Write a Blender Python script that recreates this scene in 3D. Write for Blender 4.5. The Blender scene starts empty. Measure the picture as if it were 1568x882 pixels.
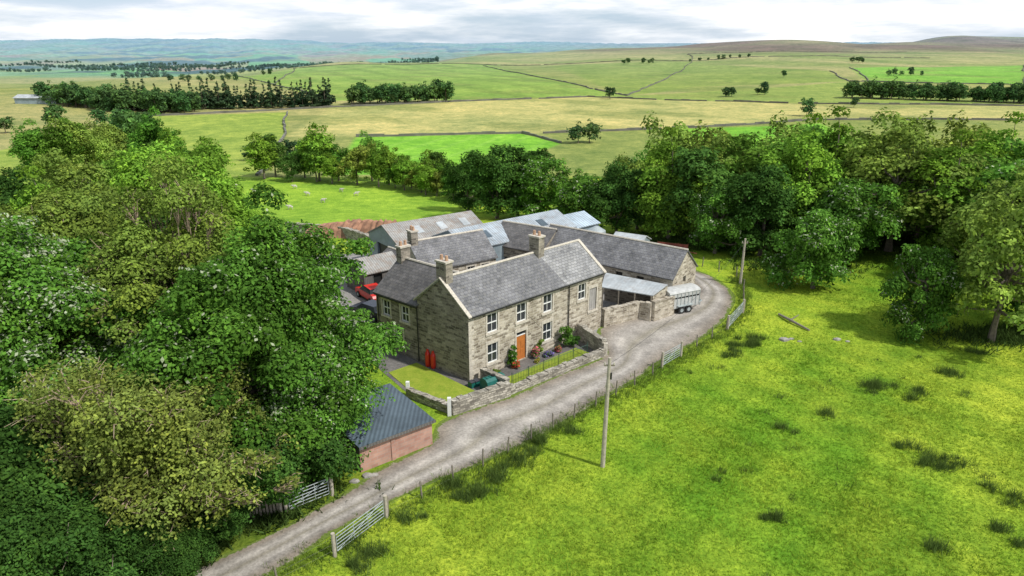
import bpy, math, numpy as np
from mathutils import Vector
S=bpy.context.scene
RNG=np.random.default_rng(7)
def A3(*a): return np.array(a,float)
# ------------------------------------------------------------------ materials
def newmat(name):
    m=bpy.data.materials.new(name); m.use_nodes=True
    nt=m.node_tree; nt.nodes.clear()
    out=nt.nodes.new('ShaderNodeOutputMaterial'); b=nt.nodes.new('ShaderNodeBsdfPrincipled')
    nt.links.new(b.outputs[0],out.inputs[0])
    return m,nt,b,out
def N(nt,t,**k):
    n=nt.nodes.new(t)
    for a,v in k.items():
        if a in n.inputs: n.inputs[a].default_value=v
        else: setattr(n,a,v)
    return n
def ramp(nt,src,stops):
    r=nt.nodes.new('ShaderNodeValToRGB'); nt.links.new(src,r.inputs[0])
    e=r.color_ramp.elements
    while len(e)<len(stops): e.new(.5)
    for i,(p,c) in enumerate(stops):
        e[i].position=p; e[i].color=(*c,1) if len(c)==3 else c
    return r
def noise(nt,vec,scale,detail=4,rough=.6):
    n=N(nt,'ShaderNodeTexNoise'); n.inputs['Scale'].default_value=scale; n.inputs['Detail'].default_value=detail; n.inputs['Roughness'].default_value=rough
    if vec is not None: nt.links.new(vec,n.inputs['Vector'])
    return n
def mix(nt,fac,a,b,mode='MIX'):
    m=nt.nodes.new('ShaderNodeMix'); m.data_type='RGBA'; m.blend_type=mode
    for i,v in ((0,fac),(6,a),(7,b)):
        if isinstance(v,bpy.types.NodeSocket): nt.links.new(v,m.inputs[i])
        else: m.inputs[i].default_value=v if i==0 else ((*v,1) if len(v)==3 else v)
    return m.outputs[2]
def bump(nt,b,h,strength,dist):
    bp=N(nt,'ShaderNodeBump'); bp.inputs['Strength'].default_value=strength; bp.inputs['Distance'].default_value=dist
    nt.links.new(h,bp.inputs['Height']); nt.links.new(bp.outputs[0],b.inputs['Normal'])
def plain(name,col,rough=.6,metal=0,var=.2,scale=3):
    m,nt,b,o=newmat(name)
    tc=N(nt,'ShaderNodeTexCoord'); n=noise(nt,tc.outputs['Object'],scale,4)
    r=ramp(nt,n.outputs[0],[(.3,tuple(c*(1-var) for c in col)),(.7,tuple(min(1,c*(1+var)) for c in col))])
    nt.links.new(r.outputs[0],b.inputs['Base Color']); b.inputs['Roughness'].default_value=rough; b.inputs['Metallic'].default_value=metal
    return m
def stone(name,c1,c2,c3,mortar,bw=.42,bh=.2):
    m,nt,b,o=newmat(name)
    uv=N(nt,'ShaderNodeUVMap')
    dn=noise(nt,uv.outputs[0],1.9,4)
    vm=N(nt,'ShaderNodeVectorMath',operation='MULTIPLY_ADD'); nt.links.new(dn.outputs['Color'],vm.inputs[0]); vm.inputs[1].default_value=(.5,.26,0); nt.links.new(uv.outputs[0],vm.inputs[2])
    br=N(nt,'ShaderNodeTexBrick'); nt.links.new(vm.outputs[0],br.inputs['Vector'])
    br.inputs['Scale'].default_value=1; br.inputs['Brick Width'].default_value=bw; br.inputs['Row Height'].default_value=bh
    br.inputs['Mortar Size'].default_value=.02; br.inputs['Mortar Smooth'].default_value=.4; br.offset=.5; br.squash=1.4; br.squash_frequency=3
    br.inputs['Color1'].default_value=(0,0,0,1); br.inputs['Color2'].default_value=(1,1,1,1); br.inputs['Mortar'].default_value=(.5,.5,.5,1)
    rc=ramp(nt,br.outputs['Color'],[(0,c1),(.45,c2),(1,c3)])
    n2=noise(nt,uv.outputs[0],.6,5,.7); n3=noise(nt,uv.outputs[0],9,4,.7)
    w=ramp(nt,n2.outputs[0],[(.33,(.58,.56,.52)),(.58,(1.05,1.04,1.02))])
    c=mix(nt,1.0,rc.outputs[0],w.outputs[0],'MULTIPLY')
    w3=ramp(nt,n3.outputs[0],[(.3,(.64,.64,.64)),(.7,(1.2,1.2,1.2))])
    c=mix(nt,1.0,c,w3.outputs[0],'MULTIPLY')
    c=mix(nt,br.outputs['Fac'],c,mortar)
    nt.links.new(c,b.inputs['Base Color']); b.inputs['Roughness'].default_value=.9
    iv=N(nt,'ShaderNodeMath',operation='SUBTRACT'); iv.inputs[0].default_value=1; nt.links.new(br.outputs['Fac'],iv.inputs[1])
    ad=N(nt,'ShaderNodeMath',operation='ADD'); nt.links.new(iv.outputs[0],ad.inputs[0]); nt.links.new(n3.outputs[0],ad.inputs[1])
    bump(nt,b,ad.outputs[0],.7,.04)
    return m
def slate(name,c1,c2,lich=(.3,.29,.2),la=.5):
    m,nt,b,o=newmat(name)
    uv=N(nt,'ShaderNodeUVMap')
    br=N(nt,'ShaderNodeTexBrick'); nt.links.new(uv.outputs[0],br.inputs['Vector'])
    br.inputs['Scale'].default_value=1; br.inputs['Brick Width'].default_value=.36; br.inputs['Row Height'].default_value=.26
    br.inputs['Mortar Size'].default_value=.014; br.inputs['Mortar Smooth'].default_value=.2
    br.inputs['Color1'].default_value=(*c1,1); br.inputs['Color2'].default_value=(*c2,1); br.inputs['Mortar'].default_value=(.05,.05,.053,1)
    n2=noise(nt,uv.outputs[0],.55,6,.75); n3=noise(nt,uv.outputs[0],4,5,.75)
    w=ramp(nt,n2.outputs[0],[(.35,(.6,.6,.6)),(.62,(1.3,1.28,1.25))])
    c=mix(nt,1.0,br.outputs['Color'],w.outputs[0],'MULTIPLY')
    lr=ramp(nt,n3.outputs[0],[(.5,(0,0,0)),(.68,(1,1,1))])
    mm=N(nt,'ShaderNodeMath',operation='MULTIPLY'); nt.links.new(lr.outputs[0],mm.inputs[0]); mm.inputs[1].default_value=la
    c=mix(nt,mm.outputs[0],c,lich)
    nt.links.new(c,b.inputs['Base Color']); b.inputs['Roughness'].default_value=.8
    bump(nt,b,br.outputs['Color'],.5,.03)
    return m
def corr(name,col,rust=.0,axis=0,rough=.5,pitch=.15,k=.72):
    m,nt,b,o=newmat(name)
    uv=N(nt,'ShaderNodeUVMap'); w=N(nt,'ShaderNodeTexWave'); nt.links.new(uv.outputs[0],w.inputs['Vector'])
    w.bands_direction='X' if axis==0 else 'Y'; w.inputs['Scale'].default_value=.314/pitch
    n2=noise(nt,uv.outputs[0],.5,6,.7); n3=noise(nt,uv.outputs[0],1.4,6,.75)
    r=ramp(nt,n2.outputs[0],[(.3,tuple(c*.62 for c in col)),(.7,tuple(min(.85,c*1.25) for c in col))])
    ww=ramp(nt,w.outputs[0],[(0,(k,k,k)),(1,(1.1,1.1,1.1))])
    c=mix(nt,1.0,r.outputs[0],ww.outputs[0],'MULTIPLY')
    if rust>0:
        rr=ramp(nt,n3.outputs[0],[(.48,(0,0,0)),(.68,(rust,rust,rust))]); c=mix(nt,rr.outputs[0],c,(.2,.12,.07))
    nt.links.new(c,b.inputs['Base Color']); b.inputs['Roughness'].default_value=rough
    bump(nt,b,w.outputs[0],.4,.03)
    return m
M={}
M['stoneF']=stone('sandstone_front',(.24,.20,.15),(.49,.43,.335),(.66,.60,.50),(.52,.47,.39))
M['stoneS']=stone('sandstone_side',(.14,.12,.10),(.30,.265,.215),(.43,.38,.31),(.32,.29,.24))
M['stoneW']=stone('field_stone',(.18,.165,.14),(.42,.39,.33),(.58,.54,.46),(.20,.18,.145),.38,.17)
M['farwall']=plain('distant_wall_stone',(.15,.145,.12),.95,0,.35,.15)
M['ash']=plain('dressed_stone',(.52,.47,.39),.85,0,.25,6)
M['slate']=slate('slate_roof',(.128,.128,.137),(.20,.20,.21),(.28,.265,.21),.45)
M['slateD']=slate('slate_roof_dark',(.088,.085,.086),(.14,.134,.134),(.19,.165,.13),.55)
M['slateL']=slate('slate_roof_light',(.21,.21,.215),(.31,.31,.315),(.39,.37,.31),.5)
M['white']=plain('white_paint',(.78,.78,.75),.5,0,.04)
M['black']=plain('black_iron_and_dark_voids',(.02,.02,.02),.5)
M['orange']=plain('orange_door_paint',(.45,.15,.035),.45,0,.15)
M['wood']=plain('weathered_wood',(.22,.19,.15),.85,0,.35,8)
M['wire']=plain('fence_wire',(.16,.15,.13),.7,0,.2)
M['woodL']=plain('pole_wood',(.42,.37,.30),.85,0,.25,6)
M['greydoor']=plain('grey_door',(.34,.32,.30),.7,0,.15)
M['galv']=plain('galvanised_steel',(.38,.42,.42),.5,.2,.15)
M['tgrey']=plain('trailer_grey',(.46,.46,.44),.6,.0,.2)
M['rail']=plain('green_railing_paint',(.03,.07,.05),.5)
M['greenp']=plain('green_plastic',(.01,.12,.10),.5)
M['red']=plain('red_paint',(.6,.03,.02),.35,0,.06)
M['pot']=plain('terracotta',(.45,.28,.18),.8)
M['shedw']=corr('blue_grey_sheet',(.28,.35,.39),.2,0)
M['roofB']=corr('metal_sheet_roof',(.38,.43,.47),.4,0,.6,.3)
M['roofA']=corr('fibre_cement_roof',(.34,.33,.31),.75,0,.8,.25)
M['roofLn']=corr('leanto_sheet_roof',(.44,.47,.48),.3,0,.7,.12,.86)
M['roofSh']=corr('shed_sheet_roof',(.085,.115,.14),.0,0,.5,.25)
M['whites']=corr('pale_sheet',(.45,.54,.61),.25,0,.5,.4)
M['woodsh']=corr('dark_boards',(.15,.14,.13),.2,0,.8,.2)
M['tyre']=plain('tyre_rubber',(.02,.02,.02),.8)
M['rust']=plain('rusty_steel',(.26,.08,.05),.8,0,.4)
M['soil']=plain('brown_heap',(.30,.16,.10),.95,0,.5,1)
M['bark']=plain('bark',(.16,.13,.10),.9,0,.4,4)
M['barkL']=plain('dead_twigs',(.36,.27,.19),.9,0,.3,4)
M['blackcar']=plain('dark_car_paint',(.03,.035,.05),.25,0,.05)
M['wool']=plain('wool',(.5,.47,.4),.95,0,.1,10)
M['rock']=plain('boulder',(.3,.28,.25),.9,0,.3,3)
m,nt,b,o=newmat('window_glass'); b.inputs['Base Color'].default_value=(.03,.035,.04,1); b.inputs['Roughness'].default_value=.06; M['glass']=m
m,nt,b,o=newmat('pink_brick'); uv=N(nt,'ShaderNodeUVMap'); br=N(nt,'ShaderNodeTexBrick'); nt.links.new(uv.outputs[0],br.inputs['Vector'])
br.inputs['Scale'].default_value=1; br.inputs['Brick Width'].default_value=.45; br.inputs['Row Height'].default_value=.22; br.inputs['Mortar Size'].default_value=.012
br.inputs['Color1'].default_value=(.44,.23,.17,1); br.inputs['Color2'].default_value=(.54,.32,.24,1); br.inputs['Mortar'].default_value=(.42,.33,.28,1)
n2=noise(nt,uv.outputs[0],.8,5); w=ramp(nt,n2.outputs[0],[(.3,(.65,.65,.65)),(.7,(1.1,1.1,1.1))]); nt.links.new(mix(nt,1.0,br.outputs['Color'],w.outputs[0],'MULTIPLY'),b.inputs['Base Color']); b.inputs['Roughness'].default_value=.9; M['brick']=m
def leafmat(name,trans=.3,rnd=True):
    m,nt,b,o=newmat(name); nt.nodes.remove(b)
    at=N(nt,'ShaderNodeAttribute'); at.attribute_name='col'; c=at.outputs['Color']
    if rnd:
        oi=N(nt,'ShaderNodeObjectInfo'); hs=N(nt,'ShaderNodeHueSaturation'); nt.links.new(c,hs.inputs['Color'])
        mr=N(nt,'ShaderNodeMapRange'); nt.links.new(oi.outputs['Random'],mr.inputs[0]); mr.inputs[3].default_value=.85; mr.inputs[4].default_value=1.25
        nt.links.new(mr.outputs[0],hs.inputs['Value']); c=hs.outputs[0]
    df=N(nt,'ShaderNodeBsdfDiffuse'); nt.links.new(c,df.inputs[0])
    tr=N(nt,'ShaderNodeBsdfTranslucent'); nt.links.new(c,tr.inputs[0]); ms=N(nt,'ShaderNodeMixShader'); ms.inputs[0].default_value=trans
    nt.links.new(df.outputs[0],ms.inputs[1]); nt.links.new(tr.outputs[0],ms.inputs[2]); nt.links.new(ms.outputs[0],o.inputs[0])
    return m
M['leaf']=leafmat('leaves',.27); M['grass']=leafmat('grass_blades',.3,False)
# ------------------------------------------------------------------ terrain
T=np.array([-0.7,-.45,-.2,0,.2,.35,.5,.61,.7])
LY=np.log(np.array([80,140,250,500,800,1200,1800,3000,6000,12000.]))
Z=np.array([
[0,-6,-9,-6,-20,-35,-50,-65,-50,95],
[0,-6,-9,-9,-10,-30,-50,-65,-50,100],
[0,-6,-9,-9,-8,-5,-30,-55,-40,60],
[0,-6,-9,-8,-6,-3,2,-30,-30,35],
[0,-6,-9,-8,-4,6,20,-10,0,40],
[0,-6,-9,-7,-1,12,33,10,0,40],
[0,-6,-8,-6,0,10,26,20,0,40],
[0,-5,-7,-6,0,9,24,56,0,40],
[0,-5,-7,-6,0,8,22,46,0,40]],float)
def H(x,y):
    x=np.asarray(x,float); y=np.asarray(y,float)
    yy=np.clip(y,80,12000); t=np.clip(x/yy,-.7,.7); ly=np.log(yy)
    i=np.clip(np.searchsorted(T,t)-1,0,len(T)-2); a=(t-T[i])/(T[i+1]-T[i]); a=a*a*(3-2*a)
    j=np.clip(np.searchsorted(LY,ly)-1,0,len(LY)-2); b=np.clip((ly-LY[j])/(LY[j+1]-LY[j]),0,1); b=b*b*(3-2*b)
    z=(Z[i,j]*(1-a)+Z[i+1,j]*a)*(1-b)+(Z[i,j+1]*(1-a)+Z[i+1,j+1]*a)*b
    amp=np.clip((yy-250)/1000,0,6)
    z=z+amp*(1.2*np.sin(x*.011+y*.004)+.9*np.sin(x*.023-y*.009+1)+.5*np.sin(x*.05+y*.021+2))
    z=z+np.clip((yy-9000)/3000,0,1)*(18*np.sin(x*.0011+1)+12*np.sin(x*.0027+.3))
    return z
def Hs(x,y): return float(H(x,y))
def polymask(X,Y,poly,f):
    P=np.array(poly,float); n=len(P); ins=np.zeros(X.shape,bool); d=np.full(X.shape,1e9)
    for k in range(n):
        x0,y0=P[k]; x1,y1=P[(k+1)%n]
        c=((y0>Y)!=(y1>Y)); xi=(x1-x0)*(Y-y0)/((y1-y0) if y1!=y0 else 1e-9)+x0
        ins^=c&(X<xi)
        dx,dy=x1-x0,y1-y0; q=np.clip(((X-x0)*dx+(Y-y0)*dy)/(dx*dx+dy*dy),0,1)
        d=np.minimum(d,np.hypot(X-x0-q*dx,Y-y0-q*dy))
    sd=np.where(ins,d,-d); return np.clip(sd/f+.5,0,1)
def npmesh(name,V,F,mats,mi=None,col=None,smooth=False,uv=None,parent=None):
    me=bpy.data.meshes.new(name); V=np.asarray(V,np.float32); F=np.asarray(F,np.int32); k=F.shape[1]
    me.vertices.add(len(V)); me.vertices.foreach_set('co',V.ravel())
    me.loops.add(F.size); me.loops.foreach_set('vertex_index',F.ravel())
    me.polygons.add(len(F)); me.polygons.foreach_set('loop_start',np.arange(0,F.size,k,dtype=np.int32)); me.polygons.foreach_set('loop_total',np.full(len(F),k,np.int32))
    if mi is not None: me.polygons.foreach_set('material_index',np.asarray(mi,np.int32))
    me.polygons.foreach_set('use_smooth',np.full(len(F),smooth))
    for m in mats: me.materials.append(m)
    me.update(calc_edges=True)
    if col is not None:
        a=me.color_attributes.new('col','FLOAT_COLOR','POINT'); c=np.ones((len(V),4),np.float32); c[:,:3]=col; a.data.foreach_set('color',c.ravel())
    if uv is not None:
        u=me.uv_layers.new(name='UVMap'); u.data.foreach_set('uv',np.asarray(uv,np.float32)[F.ravel()].ravel())
    return me
def obj(name,me,parent=None,loc=None):
    o=bpy.data.objects.new(name,me); S.collection.objects.link(o)
    if parent: o.parent=parent
    if loc is not None: o.location=loc
    return o
def empty(name):
    o=bpy.data.objects.new(name,None); S.collection.objects.link(o); return o
G1=np.array([.125,.255,.020]); G2=np.array([.325,.40,.042])
def gmix(x,y):
    n=np.sin(x*.21+y*.13)+np.sin(x*.37-y*.29+1.3)+.8*np.sin(x*.83+y*.61+.4)+.6*np.sin(1.7*x-1.3*y)+.5*np.sin(2.9*x+2.3*y+1)
    return np.clip(.5+n*.17,0,1)
th=np.concatenate([np.radians(np.arange(-180,-48,4)),np.radians(np.arange(-48,48,.2)),np.radians(np.arange(48,180.1,4))])
rr=np.concatenate([[.5,2,5,9,14],np.geomspace(18,15000,760)])
TH,RR=np.meshgrid(th,rr); X=np.sin(TH)*RR; Yg=np.cos(TH)*RR; Zg=H(X,Yg)
nt_,nr=len(th),len(rr)
idx=np.arange(nt_*nr).reshape(nr,nt_)
F=np.stack([idx[:-1,:-1],idx[:-1,1:],idx[1:,1:],idx[1:,:-1]],-1).reshape(-1,4)
col=np.zeros(X.shape+(3,))
n1=.5+.5*np.sin(X*.006+2*np.sin(Yg*.004)); n2=.5+.5*np.sin(X*.02+Yg*.013+2*np.sin(Yg*.011+X*.007))
moor=np.array([.35,.32,.15]); moor2=np.array([.22,.26,.08]); heath=np.array([.17,.105,.07])
col[:]=moor2+(moor-moor2)*n2[...,None]
def blend(mask,c):
    global col
    col=col*(1-mask[...,None])+np.array(c)*mask[...,None]
hn=.5+.5*np.sin(X*.013+1.7*np.sin(Yg*.006))*np.sin(Yg*.009+X*.004)
blend(np.clip((Zg-6)/8,0,1)*np.clip((Yg-1000)/300,0,1)*(.4+.6*np.clip(hn*1.5,0,1)),heath)
def field(poly,c,f=3): blend(polymask(X,Yg,poly,f),c)
BG=(.19,.41,.045)
field([(-420,1000),(-330,1150),(-41,1100),(75,469),(-33,436),(-109,436),(-204,620)],(.23,.33,.075),6)
field([(51,1007),(240,973),(309,707),(272,583),(140,560),(75,469)],(.22,.28,.075),6)
field([(357,770),(603,859),(390,550),(287,583)],(.19,.37,.055),6)
field([(48,457),(272,583),(330,540),(280,386),(180,383)],(.24,.30,.085),5)
field([(-98,390),(48,457),(180,383),(330,360),(330,290),(215,299),(131,312),(12,272),(-84,262)],(.43,.39,.17),4)
st=np.clip(np.sin(X*.05+1.5*np.sin(Yg*.03))+np.sin(Yg*.09+X*.03)+.6*np.sin(X*.17+Yg*.11)-.3,0,1)*np.clip((Yg-265)/20,0,1)*np.clip((1500-Yg)/500,0,1)
blend(st*.5,(.20,.23,.075))
ln=np.clip(np.sin((X*.8+Yg*.35)*.16)*1.5-.4,0,1)*polymask(X,Yg,[(-400,1000),(-50,1080),(75,480),(-33,440),(-190,620)],20)
blend(ln*.35,(.12,.18,.045))
field([(-58,262),(4,272),(17,244),(0,200),(-25,170),(-46,170)],BG,2)
field([(60,285),(130,300),(120,240),(55,225)],BG,2)
ml=np.clip(np.sin((X*.9-Yg*.25)*.7)*2-1.2,0,1)*polymask(X,Yg,[(-58,262),(4,272),(17,244),(0,200),(-25,180),(-50,190)],3)
blend(ml*.3,(.30,.46,.12))
field([(-175,339),(-114,362),(-87,272),(-62,168),(-160,168),(-170,282)],(.27,.34,.075),2)
near=np.clip((168-Yg)/6,0,1)
gm=gmix(X*.6,Yg*.6)
ng=G1+(G2-G1)*gm[...,None]
col=col*(1-near[...,None])+ng*near[...,None]
field([(-75,168),(-10,160),(-5,90),(-40,85),(-140,110),(-160,168)],(.24,.38,.045),3)
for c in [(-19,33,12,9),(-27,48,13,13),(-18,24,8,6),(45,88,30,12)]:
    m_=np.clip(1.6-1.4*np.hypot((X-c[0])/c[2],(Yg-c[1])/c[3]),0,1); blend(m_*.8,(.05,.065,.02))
rng=np.random.default_rng(3)
pc=rng.uniform(0,1,(64,64,3))
wx=X+60*np.sin(Yg*.002+X*.001)
cx=((wx*.0032+Yg*.0009)%64).astype(int)%64; cy=((Yg*.0017-X*.0007)%64).astype(int)%64
patch=np.array([.12,.19,.06])+pc[cx,cy]*np.array([.24,.19,.08])
fm=np.clip((Yg-1500)/400,0,1)*np.clip((-X/np.maximum(Yg,1)+.15)/.15,0,1)
col=col*(1-fm[...,None])+patch*fm[...,None]
wv=np.sin(X*.0021+Yg*.0011+1)+np.sin(X*.0057-Yg*.0023)+.7*np.sin(X*.013+Yg*.0031)
blend(np.clip((wv-.9)*4,0,1)*np.clip((Yg-1900)/300,0,1)*fm,(.03,.06,.045))
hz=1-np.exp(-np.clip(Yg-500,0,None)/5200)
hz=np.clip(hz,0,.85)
col=col*(1-hz[...,None])+np.array([.22,.345,.54])*hz[...,None]  # aerial haze painted into the ground colour as a blue tint growing with distance
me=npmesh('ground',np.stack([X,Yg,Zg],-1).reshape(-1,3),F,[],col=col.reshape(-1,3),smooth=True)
m,nt,b,o=newmat('pasture')
at=N(nt,'ShaderNodeAttribute'); at.attribute_name='col'
geo=N(nt,'ShaderNodeNewGeometry')
c=at.outputs['Color']
for sc,lo,hi,det in ((.018,.8,1.16,4),(.13,.78,1.22,4),(.6,.76,1.22,4),(4,.64,1.35,4)):
    n=noise(nt,geo.outputs['Position'],sc,det,.65); r=ramp(nt,n.outputs[0],[(.32,(lo*.92,lo*1.04,lo*.95)),(.68,(hi*1.04,hi*.98,hi*.95))]); c=mix(nt,1.0,c,r.outputs[0],'MULTIPLY')
nt.links.new(c,b.inputs['Base Color']); b.inputs['Roughness'].default_value=.95; b.inputs['Specular IOR Level'].default_value=.1
bump(nt,b,n.outputs[0],.6,.2)
me.materials.append(m); M['pasture']=m
obj('ground',me)
# ------------------------------------------------------------------ road
ST=[(-21,20.5,-18,20),(-18,23.5,-14.9,23.2),(-14.8,26.3,-11.7,26.2),(-11.9,28.8,-8.9,29.6),(-8.9,32.2,-5.3,33.0),(-7.4,34.4,-2.8,34.8),(-4.7,37.3,-.6,36.6),(-3.9,40.2,1.6,38.6),(0.3,43.2,3.9,41),(3.8,46.5,6.5,44),(7.6,49.9,9.5,47.3),(7.6,54,12,50.3),(9,57.0,15.1,53.5),(12.8,59.2,17.6,56.7),(16.7,62,19.5,59.8),(18.7,65.5,21.3,64),(19,68.3,21.3,67.8),(18.2,70.5,20.2,71.3),(15.5,74,17,75.8),(9,79,10,81.5)]
ST=np.array(ST,float)
def catmull(P,n):
    out=[]
    for i in range(len(P)-1):
        p0=P[max(i-1,0)];p1=P[i];p2=P[i+1];p3=P[min(i+2,len(P)-1)]
        for t in np.linspace(0,1,n,endpoint=False):
            out.append(.5*((2*p1)+(-p0+p2)*t+(2*p0-5*p1+4*p2-p3)*t*t+(-p0+3*p1-3*p2+p3)*t**3))
    out.append(P[-1]); return np.array(out)
RS=catmull(ST,10)
w=24
Vr=[];ed=[];uvr=[]
dist=0
for i,s in enumerate(RS):
    L=s[:2];R=s[2:];d=(R-L)/np.linalg.norm(R-L);wid=np.linalg.norm(R-L)
    if i: dist+=np.linalg.norm((s[:2]+s[2:])/2-(RS[i-1][:2]+RS[i-1][2:])/2)
    for k in range(w+1):
        q=-.6+(wid+1.2)*k/w; p=L+d*q
        Vr.append((p[0],p[1],H(*p)+.03)); ed.append(min(q,wid-q)); uvr.append((q/wid,dist))
idx=np.arange(len(Vr)).reshape(len(RS),w+1)
F=np.stack([idx[:-1,:-1],idx[:-1,1:],idx[1:,1:],idx[1:,:-1]],-1).reshape(-1,4)
ec=np.zeros((len(Vr),3)); ec[:,0]=ed; ec[:,1]=[u[0] for u in uvr]
me=npmesh('gravel_road',Vr,F,[],col=ec,uv=uvr)
def gravel(name,edge=True,base=(.24,.225,.205)):
    m,nt,b,o=newmat(name)
    geo=N(nt,'ShaderNodeNewGeometry'); P=geo.outputs['Position']
    n1=noise(nt,P,.5,6,.7); n2=noise(nt,P,6,6,.75); n3=noise(nt,P,25,3,.7)
    r=ramp(nt,n1.outputs[0],[(.3,tuple(c*.6 for c in base)),(.55,base),(.75,tuple(c*1.35 for c in base))])
    r2=ramp(nt,n2.outputs[0],[(.3,(.65,.65,.65)),(.7,(1.3,1.3,1.3))]); c=mix(nt,1.0,r.outputs[0],r2.outputs[0],'MULTIPLY')
    if edge:
        at=N(nt,'ShaderNodeAttribute'); at.attribute_name='col'; sp=N(nt,'ShaderNodeSeparateColor'); nt.links.new(at.outputs['Color'],sp.inputs[0])
        tr=ramp(nt,sp.outputs[1],[(0,(.66,.6,.52)),(.2,(.92,.91,.89)),(.3,(1.25,1.24,1.22)),(.42,(.93,.92,.88)),(.5,(.72,.70,.6)),(.58,(.93,.92,.88)),(.7,(1.25,1.24,1.22)),(.8,(.92,.91,.89)),(1,(.66,.6,.52))])
        c=mix(nt,.9,c,tr.outputs[0],'MULTIPLY')
        ad=N(nt,'ShaderNodeMath',operation='MULTIPLY_ADD'); nt.links.new(n2.outputs[0],ad.inputs[0]); ad.inputs[1].default_value=1.1; nt.links.new(sp.outputs[0],ad.inputs[2])
        ad2=N(nt,'ShaderNodeMath',operation='MULTIPLY_ADD'); nt.links.new(n1.outputs[0],ad2.inputs[0]); ad2.inputs[1].default_value=1.3; nt.links.new(ad.outputs[0],ad2.inputs[2])
        e=ramp(nt,ad2.outputs[0],[(.9,(0,0,0)),(1.0,(1,1,1))])
        gr=ramp(nt,n2.outputs[0],[(.3,(.07,.11,.02)),(.7,(.19,.25,.045))])
        c=mix(nt,e.outputs[0],gr.outputs[0],c)
    nt.links.new(c,b.inputs['Base Color']); b.inputs['Roughness'].default_value=.95; b.inputs['Specular IOR Level'].default_value=.15
    bump(nt,b,n3.outputs[0],.5,.03)
    return m
me.materials.append(gravel('gravel_track',True,(.37,.34,.305))); obj('gravel_road',me)
def sheet(name,pts,z,mat,grid=False):
    me=bpy.data.meshes.new(name); me.from_pydata([(x,y,z) for x,y in pts],[],[list(range(len(pts)))]); me.materials.append(mat); me.update()
    return obj(name,me)
gy=gravel('yard_gravel',False,(.29,.275,.255)); gd=gravel('dark_gravel_path',False,(.16,.15,.14)); gc=gravel('concrete_yard',False,(.29,.275,.255))
sheet('farmyard',[(-21,54),(-11,52),(-3,46),(8.5,56),(14,59.6),(19,65),(19,72),(15,79),(3,82),(-12,80),(-24,78)],.012,gc)
sheet('yard_apron',[(7.3,49.5),(10,49),(14,54),(15,60),(12.5,60),(8,56.6),(6.9,55.3),(5.6,53.8)],.02,gy)
sheet('garden_path',[(-4.1,41.2),(0,43.6),(7.1,49.9),(5.6,53.8),(7.6,56),(-3.0,45.9),(-10.8,52.5),(-12,52.5),(-10.2,48),(-7.3,43.8)],.018,gd)
lawnm,nt,b,o=newmat('mown_lawn'); geo=N(nt,'ShaderNodeNewGeometry'); n1=noise(nt,geo.outputs['Position'],1.2,6,.7); n2=noise(nt,geo.outputs['Position'],14,4,.7)
r=ramp(nt,n1.outputs[0],[(.3,(.18,.27,.025)),(.7,(.32,.36,.05))]); r2=ramp(nt,n2.outputs[0],[(.3,(.75,.75,.75)),(.7,(1.2,1.2,1.2))]); nt.links.new(mix(nt,1.0,r.outputs[0],r2.outputs[0],'MULTIPLY'),b.inputs['Base Color']); b.inputs['Roughness'].default_value=.95; b.inputs['Specular IOR Level'].default_value=.1
bump(nt,b,n2.outputs[0],.5,.05)
sheet('side_lawn',[(-9.3,47.2),(-7.4,48.9),(-2.6,44.2),(-3.9,41.5),(-7.0,43.9)],.05,lawnm)
sheet('front_lawn',[(-0.6,46.2),(5.2,51.7),(6.3,50.6),(0.2,45.0)],.05,lawnm)
sheet('back_lawn',[(-12.4,52.5),(-11,53.2),(-12.2,57),(-15,57.5)],.04,lawnm)
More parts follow.
